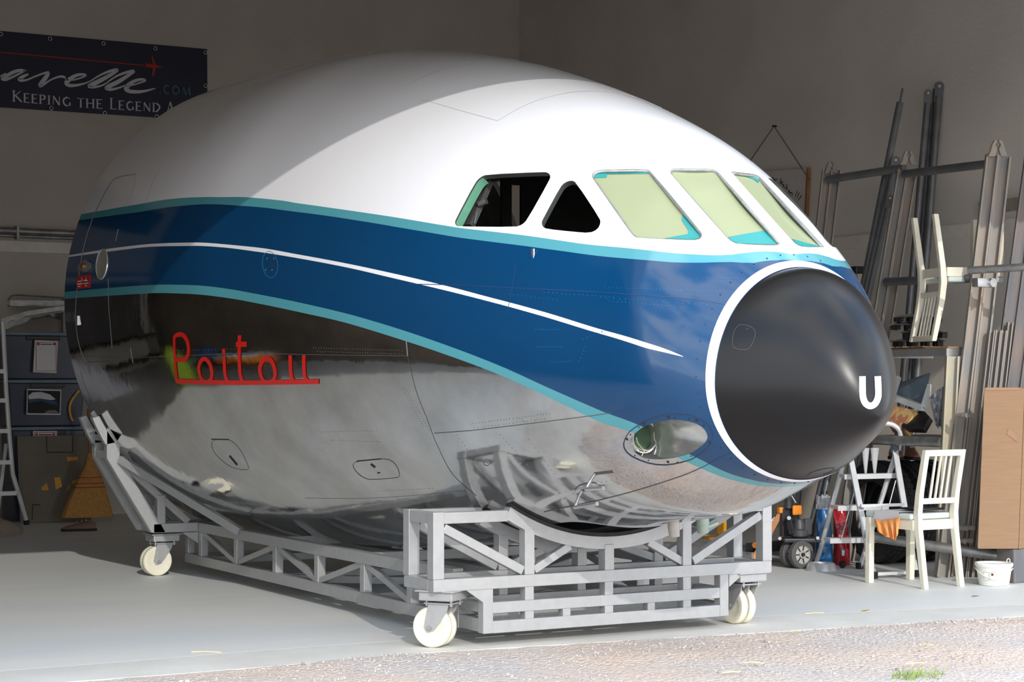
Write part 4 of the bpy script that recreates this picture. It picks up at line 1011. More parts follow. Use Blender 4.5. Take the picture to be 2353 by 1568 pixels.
shoe('brown_shoe', g1, g0, 'worn brown shoe lying on the floor in front of the broom', mat('brown_leather', srgb(126,96,80), .6, var=.15))
# ladder at the left edge
YLD = 9.15
e_ = empty('stepladder', gnd(45, 1200), 'aluminium ladder with a splayed foot beside the storage boxes', 'ladder')
LD = M['alu']
rail = [(6,740),(14,900),(22,1010),(29,1090),(44,1140),(60,1196)]
r3 = [onp(a, c, 1, YLD) for a, c in rail]; r3[-1].z = max(r3[-1].z, .03)
obj('ladder_rail', MB().tube(r3, .022, 8), LD, e_, smooth=True)
obj('ladder_foot', MB().cyl(r3[-1], Vector((r3[-1].x+.008, YLD, 0.0)), .026, 10), M['rubber'], e_)
for a, c in ((18,990), (25,1062), (37,1133), (12,920), (9,853)):
    p = onp(a, c, 1, YLD); obj('ladder_rung', MB().box((p.x-.9, YLD-.02, p.z-.022), (p.x, YLD+.02, p.z+.016)), LD, e_)
r3b = [Vector((q.x, q.y, q.z)) for q in r3]; dxl = .92
obj('ladder_rail', MB().tube([Vector((q.x-dxl-(.25*max(0, .6-q.z)), q.y, q.z)) for q in r3], .022, 8), LD, e_, smooth=True)
for dx in (0, -.7):
    p = [onp(14, 1020, 1, YLD+.5)+Vector((dx, 0, 0)), onp(-8, 1180, 1, YLD+.5)+Vector((dx, 0, 0))]; p[1].z = .02; obj('ladder_strut', MB().beam(p[0], p[1], .03, .03), LD, e_)
# sacking heap and metal lengths on the boxes
p0 = gnd(-6, 1232)
mb = MB(); rng = random.Random(3)
rows = []
for j in range(7):
    r_ = .34*(1-(j/6)**1.3)+.02; rows.append([Vector((p0.x-.12+r_*math.cos(a)*(1+.15*math.sin(3*a+j)), p0.y+.1+r_*.7*math.sin(a), .002+.2*(j/6)**.9+(.012*math.sin(5*a+j) if j else 0))) for a in np.linspace(0, 2*np.pi, 22, endpoint=False)])
for r_ in rows: mb.v += r_
for j in range(6): mb.f += [(j*22+i, j*22+(i+1) % 22, (j+1)*22+(i+1) % 22, (j+1)*22+i) for i in range(22)]
mb.f += [tuple(range(21, -1, -1)), tuple(6*22+i for i in range(22))]; mb.m = [0]*len(mb.f)
tag(obj('dust_cloth', mb, mat('grey_sacking', srgb(150,138,124), .95, bump=.3), smooth=True), 'crumpled grey beige cloth heaped on the floor beside the ladder foot', 'cloth')
ztop = b1.location.z+(onp(80, 764, 1, YBIN).z-b1.location.z)
ztop = onp(80, 764, 1, YBIN).z
mt = [('metal_channel', [(0,745),(60,728),(165,712)], .05, 'long grey metal channel lying across the storage boxes'), ('metal_strip', [(20,703),(165,704)], .045, 'flat grey metal strip resting above the storage boxes'), ('bent_rod', [(18,690),(26,680),(40,678),(165,686)], .008, 'thin bent metal rod above the storage boxes'), ('metal_channel', [(0,760),(70,735),(110,728),(165,738)], .03, 'dark angled metal length on top of the storage boxes')]
for i, (nm_, pts, r_, lb) in enumerate(mt):
    p3 = [onp(a, c, 1, YBIN+.06+.17*i) for a, c in pts]
    p3.append(p3[-1]+(p3[-1]-p3[-2]).normalized()*.25)
    if r_ < .01: mb = MB().tube(p3, r_, 8)
    else:
        mb = MB()
        for k in range(len(p3)-1): mb.beam(p3[k], p3[k+1], .11, .012); mb.beam(p3[k]+Vector((0, -.05, .025)), p3[k+1]+Vector((0, -.05, .025)), .01, .05)
    tag(obj(nm_, mb, M['galv'], smooth=r_ < .01), lb, 'metal part', 'metal lengths on the boxes')
    pe = p3[-2]-(p3[-1]-p3[-2])*.25; tag(obj('support_block', MB().box((pe.x-.03, pe.y-.03, ztop+.001), (pe.x+.03, pe.y+.03, pe.z-(.009 if r_ < .01 else .008))), M['weath']), 'small steel block under the '+('bent rod' if r_ < .01 else ['low channel', 'flat strip', '', 'dark angled length'][i])+' on the storage box lid', 'support')
xa, xb = b1.location.x-.8, b1.location.x+.55
mb = MB(); zs_ = onp(60, 757, 1, YBIN+.1).z
for x in (xa+.25, xb-.2): mb.box((x, YBIN+.06, ztop+.001), (x+.06, YBIN+.36, onp(60, 742, 1, YBIN+.1).z))
if 0: tag(obj('support_block', mb, M['weath']), 'steel support blocks between the box lid and the metal lengths', 'support')

# ================================================================== RIGHT SIDE: LEANING STEEL AND SHELVES
def lean(p_top, p_low):                       # extend the line top->low down to the floor
    d = p_low-p_top; return p_top+d*((p_top.z-.0)/(p_top.z-p_low.z))
def channel(mb, a, b, w_, d_, lip=.012):
    # open steel channel: web plus two flanges, opening to -x/-y side
    a = Vector(a); b = Vector(b); ax = (b-a).normalized(); sd = RT.copy(); sd = (sd-ax*sd.dot(ax)).normalized(); nn_ = ax.cross(sd).normalized()
    if nn_.dot(fw) < 0: nn_ = -nn_
    for (c_, ww, dd) in ((nn_*d_/2, w_, lip), (sd*(w_/2-lip/2), lip, d_), (-sd*(w_/2-lip/2), lip, d_)):
        vs = []
        for p in (a, b):
            for i, j in ((-1, -1), (1, -1), (1, 1), (-1, 1)): vs.append(p+c_+sd*(i*ww/2)+nn_*(j*dd/2))
        mb.add(vs, [(0, 3, 2, 1), (4, 5, 6, 7), (0, 1, 5, 4), (1, 2, 6, 5), (2, 3, 7, 6), (3, 0, 4, 7)])
    return mb
WS = M['weath']
def claw(par, cx, cy, sc, yp, flip=False):
    L_ = [(-.5,1),(-.3,.72),(-.15,.3),(.02,.06),(.22,.0),(.25,.08),(.08,.28),(.08,.36),(.22,.5),(.2,.66),(.04,1.0)]
    for k, P_ in enumerate((L_, [(.62-a, c) for a, c in L_])):
        pts = [onp(cx+a*sc, cy+c*sc*1.35, 1, yp-.03+.02*k) for a, c in P_]
        obj('claw', MB().prism(pts, (0, .016, 0)), WS, par)
def frame_post(tops, lows, yp, label, claw_px=None, w_=.082):
    e_ = None
    for k, (tp, lw) in enumerate(zip(tops, lows)):
        a = onp(*tp, 1, yp); b_ = lean(a, onp(*lw, 1, yp)); b_.z = 0.0
        if e_ is None: e_ = empty('steel_frame_post', b_, label, 'steel post', 'leaning steel frame posts')
        mb = MB(); channel(mb, b_+Vector((0, 0, .0)), a, w_, .05); obj('channel', mb, WS, e_)
    if claw_px: claw(e_, *claw_px, yp)
    return e_
P3 = frame_post([(2280,356),(2308,360)], [(2168,1322-14),(2200,1322-14)], 1.42, 'pair of weathered steel channels with claw hooks, beside the cardboard box', (2285,321,28), .084)
P2 = frame_post([(2074,392),(2096,392)], [(2031,650),(2054,650)], 2.62, 'pair of weathered steel channels with claw hooks, beside the leaning round bars', (2081,346,24), .075)
P1 = frame_post([(1901,390),(1922,390)], [(1884,540),(1904,540)], 3.45, 'pair of weathered steel channels with claw hooks, beside the hanging sign', (1905,371,20), .075)
# cross pipes between the posts
def pipe(name, p0, p1, r_, label, grp, m_='galv'):
    return tag(obj(name, MB().cyl(p0, p1, r_, 18), M[m_], smooth=True), label, 'pipe', grp)
M['dpipe'] = mat('dark_steel_pipe', srgb(112,114,117), .45, .45, var=.15, scale=8)
pipe('cross_pipe', onp(1902, 413, 1, 3.40), onp(2078, 386, 1, 2.68), .030, 'dark cross pipe between the sign-side post and the middle post', None, 'dpipe')
pipe('cross_pipe', onp(2078, 400, 1, 2.56), onp(2270, 377, 1, 1.47), .030, 'dark cross pipe joining the middle post and the claw post at the top', None, 'dpipe')
pipe('cross_pipe', onp(2036, 648, 1, 2.56), onp(2236, 640, 1, 1.5), .030, 'dark cross pipe behind the upturned chair', None, 'dpipe')
pipe('floor_pipe', onp(1990, 1232, 1, 1.75), onp(2420, 1298, 1, .80), .034, 'thick grey pipe running low in front of the cardboard box', None, 'galv')
# round bars leaning on the wall
def bar(top, low, yp, r_, tip, label):
    a = onp(*top, 1, yp); b_ = lean(a, onp(*low, 1, yp)); b_.z = .01
    e_ = empty('steel_bar', b_, label, 'steel bar', 'steel bars leaning on the wall')
    obj('bar_shaft', MB().cyl(b_, a, r_, 18), M['dpipe'], e_, smooth=True)
    ax = (a-b_).normalized()
    if tip == 'rod': obj('bar_tip', MB().cyl(a, a+ax*.115, r_*.35, 10), M['dpipe'], e_, smooth=True)
    else:
        mb = MB(); n_ = 16; sd = (RT-ax*RT.dot(ax)).normalized()
        pts = [a-sd*r_*1.1, a+sd*r_*1.1]+[a+ax*.085+(sd*math.cos(t_)+ax*math.sin(t_))*r_*1.25 for t_ in np.linspace(0, math.pi, n_)]
        mb.prism(pts, fw*.012); obj('bar_eye', mb, M['dpipe'], e_)
        obj('eye_hole', MB().cyl(a+ax*.085-fw*.003, a+ax*.085+fw*.015, r_*.4, 10), M['wall'], e_)
    return e_
bar((2068,236), (2026,448), 3.02, .027, 'rod', 'tall steel bar with a thin rod tip leaning beside the middle post')
bar((2053,392), (1985,690), 2.94, .026, 'eye', 'shiny steel bar ending in an eye, leaning in front of the rod-tipped bar')
bar((2131,238), (2106,520), 3.30, .026, 'eye', 'steel bar with a pierced flat eye, leaning behind the middle post')
bar((2143,236), (2120,520), 3.42, .024, 'rod', 'thin tipped steel bar in the middle of the leaning bundle')
bar((2157,222), (2134,520), 3.34, .031, 'eye', 'thick steel bar with a blunt flat eye in the leaning bundle')
bar((2040,480), (1978,760), 2.86, .022, 'eye', 'blue grey steel bar leaning tight against the middle post')
# narrow channels and planks stacked to the right of the claw post
for i, (tx, lx) in enumerate(((2318,2216),(2332,2230),(2345,2243),(2358,2256))):
    a = onp(tx, 420, 1, 1.36-.02*i); b_ = lean(a, onp(lx, 1322-20, 1, 1.36-.02*i)); b_.z = 0
    a = b_+(a-b_)*(.62 if i < 3 else .64)
    mb = MB(); channel(mb, b_, a, .036, .05, .008); tag(obj('steel_channel', mb, WS), 'narrow weathered steel channel, %s' % ('the one touching the claw post', 'second from the claw post', 'third from the claw post', 'the one next to the planks')[i], 'steel channel', 'narrow channels by the claw post')
for i, (x0, x1, tz) in enumerate(((2372,2300,330),(2402,2330,355),(2436,2362,340))):
    a = onp(x0, 360, 1, 1.34-.03*i); b_ = lean(a, onp(x1-48, 1250, 1, 1.34-.03*i)); b_.z = 0
    mb = MB(); channel(mb, b_, a, .10, .03, .014); tag(obj('wide_plank', mb, M['weath2']), ('wide grey brown plank leaning right beside the narrow channels', 'wide grey brown plank second from the narrow channels', 'wide grey brown plank farthest from the narrow channels')[i], 'plank', 'planks above the cardboard box')
pp0 = onp(2225, 622, 1, 1.25); pp1 = onp(2420, 610, 1, .75)
pipe('clamp_rail', pp0, pp1, .026, 'grey rail fixed across the leaning planks', None, 'galv')
mb = MB(); q0 = onp(2258, 650, 1, 1.2); mb.rbox(q0+Vector((-.07, -.03, -.03)), q0+Vector((.09, .03, .03)), .008); mb.cyl(q0+Vector((.05, -.05, .0)), q0+Vector((.05, .04, .0)), .03, 10)
tag(obj('rail_clamp', mb, M['steel'], smooth=True), 'metal clamp hanging under the rail on the planks', 'clamp')
for ci, (a, c) in enumerate(((2225,955),(2224,1214),(2220,1244))):
    q0 = onp(a, c, 1, 1.27); mb = MB(); mb.cyl(q0+Vector((-.03, -.02, 0)), q0+Vector((-.03, .06, 0)), .017, 10); mb.cyl(q0+Vector((.03, -.02, 0)), q0+Vector((.03, .06, 0)), .017, 10); mb.box(q0+Vector((-.05, .0, -.008)), q0+Vector((.05, .02, .008)))
    tag(obj('scaffold_clamp', mb, WS, smooth=True), ('small scaffold clamp on the narrow channels level with the cardboard box top', 'upper scaffold clamp of the pair near the floor pipe', 'lower scaffold clamp of the pair near the floor pipe')[ci], 'clamp', 'clamps on the narrow channels')
# shelves
XS = 3.62
zs1_ = 1.545; zs2_ = .925
e_ = empty('upper_shelf', (XS+.36, 2.1, zs1_-.05), 'steel shelf with a cardboard sheet on top carrying the upturned chair', 'shelf')
obj('shelf_board', MB().box((XS+.03, 1.50, zs1_-.018), (XS+.72, 2.42, zs1_-.006)), M['card'], e_)
mb = MB(); rng = random.Random(5); e0 = []
for i in range(24): e0.append(Vector((XS-.02+rng.uniform(0, .035), 1.72+i*.03, zs1_-.005)))
mb.prism(e0+[Vector((XS+.70, 2.41, zs1_-.005)), Vector((XS+.70, 1.74, zs1_-.005))], (0, 0, .005)); obj('torn_sheet', mb, M['card'], e_)
obj('shelf_rail', MB().beam((XS, 1.47, zs1_-.045), (XS, 2.42, zs1_-.045), .02, .05), M['steel'], e_)
for y in (1.5, 2.41): obj('shelf_rail', MB().beam((XS, y, zs1_-.045), (XS+.72, y, zs1_-.045), .02, .05), M['steel'], e_)
for x in (XS+.70,):
    for y in (1.52,): obj('shelf_leg', MB().beam((x, y, 0), (x, y, zs1_-.07), .04, .04), WS, e_)
e2 = empty('lower_shelf', (XS+.36, 2.1, zs2_-.05), 'dark lower shelf with a round front tube holding boxes and bags', 'shelf')
obj('shelf_board', MB().box((XS+.0, 1.50, zs2_-.02), (XS+.66, 2.42, zs2_-.005)), M['weath2'], e2)
obj('front_tube', MB().cyl((XS-.03, 1.50, zs2_-.03), (XS-.03, 2.5, zs2_-.03), .034, 16), M['galv'], e2, smooth=True)
# short post under the upper shelf, next to the claw post
a = onp(2191, 800, 1, 1.46); b_ = onp(2166, 1326, 1, 1.46)
mb = MB(); channel(mb, Vector((b_.x, 1.47, 0)), Vector((a.x, 1.47, zs1_-.072)), .085, .05); tag(obj('shelf_support_post', mb, mat('pale_weathered_steel', srgb(176,172,158), .7, .2, scale=5, col2=srgb(196,182,150), bump=.1)), 'pale stained steel post carrying the shelf end in front of the claw post', 'steel post')
# hanging sign
XSG = XW-.02
def ow(a, c, x_=XSG): return onp(a, c, 0, x_)
e_ = empty('hanging_sign', ow(1820, 495), 'white hand-lettered board hung from a nail by a string on the wall', 'sign')
cn = [ow(1640, 401), ow(1857, 388), ow(1851, 505), ow(1640, 520)]
obj('sign_board', MB().prism(cn, (-.012, 0, 0)), mat('white_board', srgb(206,203,200), .6, var=.03), e_)
mb = MB(); mb.beam(ow(1858, 386, XSG-.008), ow(1852, 507, XSG-.008), .02, .03); obj('wooden_edge', mb, mat('brown_wood', srgb(150,98,66), .6), e_)
nail = ow(1781, 290)
mb = MB(); mb.tube([ow(1859, 412, XSG-.012), nail+Vector((-.012, 0, 0)), ow(1700, 405, XSG-.012)], .0035, 6); obj('sign_string', mb, M['pblk'], e_)
obj('nail', MB().cyl(nail+Vector((.015, 0, 0)), nail+Vector((-.03, 0, 0)), .008, 8), M['pblk'], e_)
def sz(pts): return [(1700+a/4.612, 280+c/4.612) for a, c in pts]
for k, st in enumerate(([(335,600),(345,592),(352,602)], [(352,622),(368,612),(362,602),(352,610),(358,630),(370,630)], [(380,608),(382,632)], [(382,616),(395,606)],
  [(440,595),(424,650)], [(426,650),(440,655),(443,635),(430,632)], [(455,628),(446,668)], [(455,680),(470,672),(466,662),(456,668),(458,690),(470,690)], [(478,690),(474,706)], [(487,672),(488,674)],
  [(500,660),(488,712)], [(489,712),(503,716),(506,698),(494,694)], [(512,742),(528,735),(524,724),(514,730),(516,750),(530,752)], [(538,745),(534,775)], [(537,756),(552,750),(558,758),(553,784)],
  [(610,735),(588,790)], [(580,800),(582,806)], [(630,748),(606,808)], [(597,820),(599,826)], [(655,782),(618,832)], [(605,843),(607,849)])):
    mb = MB(); q = [ow(a, c, XSG-.0145) for a, c in sz(st)]; flat_ribbon(mb, q, .009, (1, 0, 0)); obj('sign_stroke', mb, M['pblk'], e_, recalc=False)

# ================================================================== CHAIRS
CM = M['cream']
def chair(name, label):
    e_ = empty(name, (0, 0, 0), label, 'chair', None)
    A_ = lambda n_, mb, m_=CM, **k: obj(n_, mb, m_, e_, local=True, **k)
    for s_ in (-1, 1):
        A_('front_leg', MB().beam((s_*.178, .215, 0), (s_*.178, .205, .425), .042, .042), bevel=.004)
        pr = [(-.265,0),(-.215,.36),(-.208,.47),(-.225,.60),(-.285,.870)]; wd = [.036,.042,.046,.042,.034]
        mb = MB(); vs = []
        for (y, z), w_ in zip(pr, wd): vs += [(s_*.155-.019, y-w_/2, z), (s_*.155+.019, y-w_/2, z), (s_*.155+.019, y+w_/2, z), (s_*.155-.019, y+w_/2, z)]
        n_ = len(pr); mb.add(vs, [(0, 3, 2, 1), tuple(range(4*n_-4, 4*n_))]+[(4*i+k, 4*i+(k+1) % 4, 4*i+4+(k+1) % 4, 4*i+4+k) for i in range(n_-1) for k in range(4)])
        A_('back_post', mb, bevel=.004)
        A_('seat_rail', MB().beam((s_*.172, -.19, .395), (s_*.178, .19, .395), .022, .062))
    A_('seat_rail', MB().beam((-.158, .208, .395), (.158, .208, .395), .022, .062)); A_('seat_rail', MB().beam((-.137, -.205, .395), (.137, -.205, .395), .022, .062))
    mb = MB(); mb.rbox((-.195, -.185, .427), (.195, .235, .465), .014, None, 3); A_('seat', mb, M['seatpad'], smooth=True)
    A_('top_rail', MB().beam((-.138, -.281, .850), (.138, -.281, .850), .024, .040), bevel=.004)
    A_('lower_rail', MB().beam((-.138, -.219, .545), (.138, -.219, .545), .022, .036), bevel=.004)
    for x in (-.066, -.022, .022, .066): A_('slat', MB().beam((x, -.222, .562), (x, -.277, .832), .014, .010))
    return e_
M['seatpad'] = mat('pale_green_seat_cover', srgb(206,216,210), .6, var=.05)
ch1 = chair('wooden_chair', 'cream painted wooden chair standing on the floor with papers and an orange cloth')
ch1.location = (3.07, 1.205, 0); ch1.rotation_euler = (0, 0, math.radians(2))
ch2 = copy_tree(ch1); ch2['label'] = 'cream painted wooden chair set upside down on the shelf'
pa = Vector((3.665, 1.66, 0)); pb_ = Vector((3.745, 1.96, 0))
# upside down: flip about its own width axis so the back posts stand on the board
wdir = (pb_-pa).normalized(); ang = math.atan2(wdir.y, wdir.x)
bk = Vector((.0, -.285, .885))
R_ = Matrix.Rotation(ang, 4, 'Z') @ Matrix.Rotation(math.radians(180), 4, 'X')
mid = (pa+pb_)/2+Vector((.0, 0, zs1_+.018))
ch2.rotation_euler = R_.to_euler(); ch2.location = mid - R_.to_3x3() @ bk
# paper and orange cloth on the standing chair
zS = .467
xL = 3.07-.205
mb = MB(); pts = [Vector((xL-.004, 1.33, zS+.004)), Vector((xL-.004, 1.10, zS+.004)), Vector((3.21, 1.02, zS+.012)), Vector((3.22, 1.30, zS+.006))]
mb.add(pts+[Vector((xL-.006, 1.345, zS-.060)), Vector((xL-.006, 1.22, zS-.075)), Vector((xL-.006, 1.215, zS-.052)), Vector((xL-.006, 1.14, zS-.045)), Vector((xL-.005, 1.10, zS-.012))], [(0, 1, 2, 3), (0, 4, 5, 6, 7, 8, 1)])
tag(obj('paper_sheet', mb, M['paper']), 'white paper sheet drooping over the seat edge of the standing chair', 'paper')
mb = MB(); mb.rbox((2.99, 1.06, zS+.014), (3.20, 1.24, zS+.026), .002); tag(obj('dark_magazine', mb, M['black']), 'thin dark magazine on the paper on the standing chair', 'magazine')
M['ocloth'] = mat('orange_cloth', srgb(252,166,96), .85, var=.06, bump=.1)
top_ = [(2010,1193),(2025,1197),(2040,1194),(2055,1192),(2068,1190)]; bots = [(2018,1222),(2035,1234),(2050,1238),(2058,1243),(2064,1222)]
mb = MB(); nU, nV = 21, 9; vs = []
for j in range(nV):
    v_ = j/(nV-1)
    for i in range(nU):
        u_ = i/(nU-1)*(len(top_)-1); k = min(int(u_), len(top_)-2); f_ = u_-k
        a = Vector(top_[k]).lerp(Vector(top_[k+1]), f_); c = Vector(bots[k]).lerp(Vector(bots[k+1]), f_); p = a.lerp(c, v_)
        q = onp(p.x, p.y, 0, xL-.012-.014*v_*(1+math.sin(u_*6.0))); vs.append(q)
mb.add(vs, [(j*nU+i, j*nU+i+1, (j+1)*nU+i+1, (j+1)*nU+i) for j in range(nV-1) for i in range(nU-1)])
o_ = obj('orange_cloth', mb, M['ocloth'], smooth=True); tag(o_, 'bright orange cloth hanging from the seat of the standing chair', 'cloth')
sd_ = o_.modifiers.new('thick', 'SOLIDIFY'); sd_.thickness = .004

# ================================================================== STEPLADDER by the chair
e_ = empty('stepladder', gnd(1990, 1318), 'aluminium stepladder with a looped handle standing behind the cream chair', 'ladder')
AL = M['alu']
def lt(a, c, t_): return at(a, c, t_)
fl = gnd(1870, 1302); fr_ = gnd(1975, 1308); rl = gnd(2008, 1330); rr2 = gnd(2105, 1326)
tL = lt(1950, 1020, 12.95); tR = lt(2055, 1030, 13.0)
loop = [fl, fl.lerp(tL, .16)+RT*.012, tL, lt(1962, 990, 12.97), lt(1990, 975, 12.98), lt(2040, 974, 13.0), lt(2062, 984, 13.0), lt(2069, 1000, 13.0), lt(2066, 1020, 13.0), lt(2056, 1050, 13.0), fr_]
obj('front_frame', MB().tube(crom(loop, 4), .018, 8), AL, e_, smooth=True)
hL = lt(1948, 1022, 12.93); hR = lt(2056, 1034, 12.98)
obj('rear_leg', MB().beam(hL, rl, .036, .028), AL, e_); obj('rear_leg', MB().beam(hR, rr2, .036, .028), AL, e_)
obj('rear_bar', MB().beam(rl+Vector((0, 0, .03)), rr2+Vector((0, 0, .03)), .02, .02), AL, e_)
for p in (rl, rr2, fl, fr_): obj('rubber_foot', MB().rbox(p+Vector((-.02, -.02, 0)), p+Vector((.02, .02, .045)), .004), M['black'], e_)
def tread(c0, c1, t0, t1, dep, name='tread'):
    a, b_ = lt(*c0, t0), lt(*c1, t1); d = (b_-a).normalized(); n_ = Vector((d.y, -d.x, 0)).normalized()
    if n_.dot(fw) > 0: n_ = -n_
    mb = MB(); vs = [a, b_, b_-n_*dep, a-n_*dep]; mb.prism([q+Vector((0, 0, -.012)) for q in vs], (0, 0, .024)); obj(name, mb, AL, e_)
    obj('tread_nosing', MB().beam(a+Vector((0, 0, -.005)), b_+Vector((0, 0, -.005)), .01, .034), AL, e_)
tread((1907,1242), (2020,1240), 12.75, 12.85, .09); tread((1925,1167), (2042,1165), 12.8, 12.9, .12); tread((1940,1095), (2062,1092), 12.85, 12.95, .08)
obj('cross_bar', MB().beam(lt(1978, 1163, 12.6), lt(2082, 1160, 12.65), .02, .02), AL, e_)
for p0, p1 in (((1967,1115),(1933,1240)), ((2058,1105),(2042,1165))): obj('folding_stay', MB().cyl(lt(*p0, 12.8), lt(*p1, 12.75), .004, 8), M['steel'], e_)
obj('hinge_cap', MB().rbox(hR+Vector((-.022, -.022, -.02)), hR+Vector((.022, .022, .04)), .005), mat('grey_hinge', srgb(90,98,108), .5), e_)

# ================================================================== SMALL THINGS ON THE FLOOR
# bowl
bc = gnd(1888, 1311)
prof = [(.0,.012),(.075,.012),(.082,.018),(.092,.048),(.100,.050),(.105,.045),(.128,.004),(.131,.0),(.118,.0)]
bsc = .87
tag(obj('metal_bowl', MB().lathe([(r*bsc, z*1.05) for r, z in prof], 40, Matrix.Translation((bc.x, bc.y, 0))), mat('bowl_metal', srgb(212,212,212), .25, .4, var=.06), smooth=True), 'shiny metal feeding bowl on the floor beside the pallet truck wheel', 'bowl')
# bucket
kc = Vector((3.395, .80, 0)); kc = gnd(2284, 1345)
e_ = empty('paint_bucket', kc, 'white plastic bucket with a warning label and wire handle beside the cardboard box', 'bucket')
WP = mat('white_plastic', srgb(232,232,222), .4, var=.05, scale=14)
obj('bucket_body', MB().lathe([(0,.002),(.092,.002),(.094,.008),(.112,.118),(.118,.120),(.118,.128),(.110,.128),(.108,.11),(.09,.012),(0,.012)], 40, Matrix.Translation(kc)), WP, e_, smooth=True)
obj('bucket_lid', MB().lathe([(0,.132),(.098,.132),(.104,.142),(.118,.144),(.121,.138),(.121,.128),(.112,.127)], 40, Matrix.Translation(kc)), WP, e_, smooth=True)
vd = (CAM-kc); vd.z = 0; vd.normalize(); vs_ = Vector((-vd.y, vd.x, 0))
def onb(az, z, r_off=.0015):
    d = vd*math.cos(az)+vs_*math.sin(az); return kc+d*(.094+(z-.008)*.1636+r_off)+Vector((0, 0, z))
def wrap(name, a0, a1, z0, z1, m_, off=.0015, par=e_):
    n_ = 10; mb = MB(); vs = [onb(a0+(a1-a0)*i/n_, z, off) for z in (z0, z1) for i in range(n_+1)]
    mb.add(vs, [(i, i+1, n_+1+i+1, n_+1+i) for i in range(n_)]); return obj(name, mb, m_, par, smooth=True)
lb_ = wrap('warning_label', -.72, .72, .03, .095, mat('label_white', srgb(236,238,230), .5, var=.02))
for a0, a1 in ((-.66, -.30), (-.24, .12)):
    for q in ((a0, a1, .036, .038), (a0, a1, .088, .090), (a0, a0+.02, .036, .09), (a1-.02, a1, .036, .09)): wrap('label_rule', *q, mat('label_green', srgb(120,160,120), .6), .0022, lb_)
wrap('hazard_square', -.16, -.02, .068, .084, mat('hazard_orange', srgb(226,84,44), .6), .0022, lb_)
mb = MB(); flat_ribbon(mb, [onb(-.14, .070, .003), onb(-.04, .082, .003)], .004, vd); flat_ribbon(mb, [onb(-.14, .082, .003), onb(-.04, .070, .003)], .004, vd); obj('hazard_cross', mb, M['pblk'], lb_, recalc=False)
obj('bucket_handle', MB().tube([onb(a, .112-.062*math.cos((a)*.95)**2, .008) for a in np.linspace(-1.5, 1.5, 20)], .003, 6), WP, e_, smooth=True)
obj('lid_loop', MB().tube([kc-vs_*-.09+Vector((0, 0, .142))+Vector((.014*math.cos(a), 0, .014+.014*math.sin(a))) for a in np.linspace(-.8, 4, 10)], .003, 6), WP, e_, smooth=True)
# sacks
def sack(name, x0, x1, y0, y1, m_, label, t_, top_m=None, sx=0):
    b0 = gnd((x0+x1)/2, y1); e_ = empty(name, b0, label, 'sack')
    t0 = (b0-CAM).dot(F3)/1.0; tt_ = (b0-CAM).dot(fw)
    w_ = (x1-x0)/F_PX*tt_; h_ = (y1-y0)/F_PX*tt_
    mb = MB(); nr, nc = 12, 20
    for j in range(nr):
        v_ = j/(nr-1); ww = w_/2*(1-.10*v_+.05*math.sin(v_*7))*(1 if v_ < .85 else 1-.25*(v_-.85)/.15); dd = .055*(1-v_**3)+.012
        for i in range(nc):
            a = 2*math.pi*i/nc; ca, sa = math.cos(a), math.sin(a)
            mb.v.append(b0+RT*(ww*math.copysign(abs(ca)**.6, ca)+sx*v_*v_)+fw*(dd*math.copysign(abs(sa)**.7, sa)+.01*math.sin(v_*9+i))+Vector((0, 0, h_*v_+.001)))
    mb.f += [(j*nc+i, j*nc+(i+1) % nc, (j+1)*nc+(i+1) % nc, (j+1)*nc+i) for j in range(nr-1) for i in range(nc)]+[tuple(range(nc-1, -1, -1)), tuple((nr-1)*nc+i for i in range(nc))]; mb.m = [0]*len(mb.f)
    obj('sack_body', mb, m_, e_, smooth=True)
    return e_, b0, w_, h_
M['redbag'] = mat('glossy_red_film', srgb(168,30,40), .18, var=.2, scale=6, bump=.5, bscale=9); M['bluebag'] = mat('blue_printed_film', srgb(40,110,170), .25, var=.25, scale=5, bump=.4, bscale=9); M['clear'] = mat('crumpled_clear_film', srgb(196,198,200), .2, var=.1, bump=.6, bscale=14)
eb, b0, w_, h_ = sack('blue_sack', 1873, 1912, 1172, 1298, M['bluebag'], 'blue printed plastic sack standing behind the stepladder', 13)
mb = MB(); zt0 = h_*.99
vs = [];
for j in range(4):
    for i in range(12): vs.append(b0+RT*(w_*(i/11-.5)*.85)+fw*(.012*math.sin(i*2.2+j))+Vector((0, 0, zt0+j*.035+.01*math.sin(i*1.7))))
mb.add(vs, [(j*12+i, j*12+i+1, (j+1)*12+i+1, (j+1)*12+i) for j in range(3) for i in range(11)]); obj('clear_top', mb, M['clear'], eb, smooth=True)
er, b0r, wr, hr = sack('red_sack', 1917, 1952, 1160, 1298, M['redbag'], 'glossy red plastic sack standing beside the blue sack', 13, sx=-.02)
obj('sack_label', MB().rbox(b0r-fw*.075+RT*.0+Vector((-.018, -.002, .07)), b0r-fw*.075+Vector((.018, .002, .11)), .001), mat('blue_tag', srgb(130,170,190), .4), er)
pball = gnd(1936, 1306); 
mb = MB(); bm = bmesh.new(); bmesh.ops.create_uvsphere(bm, u_segments=20, v_segments=12, radius=.026); mb.bm(bm, Matrix.Translation(pball+Vector((0, 0, .026)))); mb.cyl(pball+Vector((-.02, 0, .026)), pball+Vector((.02, 0, .026)), .012, 10)
tag(obj('black_castor_wheel', mb, M['rubber'], smooth=True), 'small loose black wheel on the floor in front of the red sack', 'wheel')
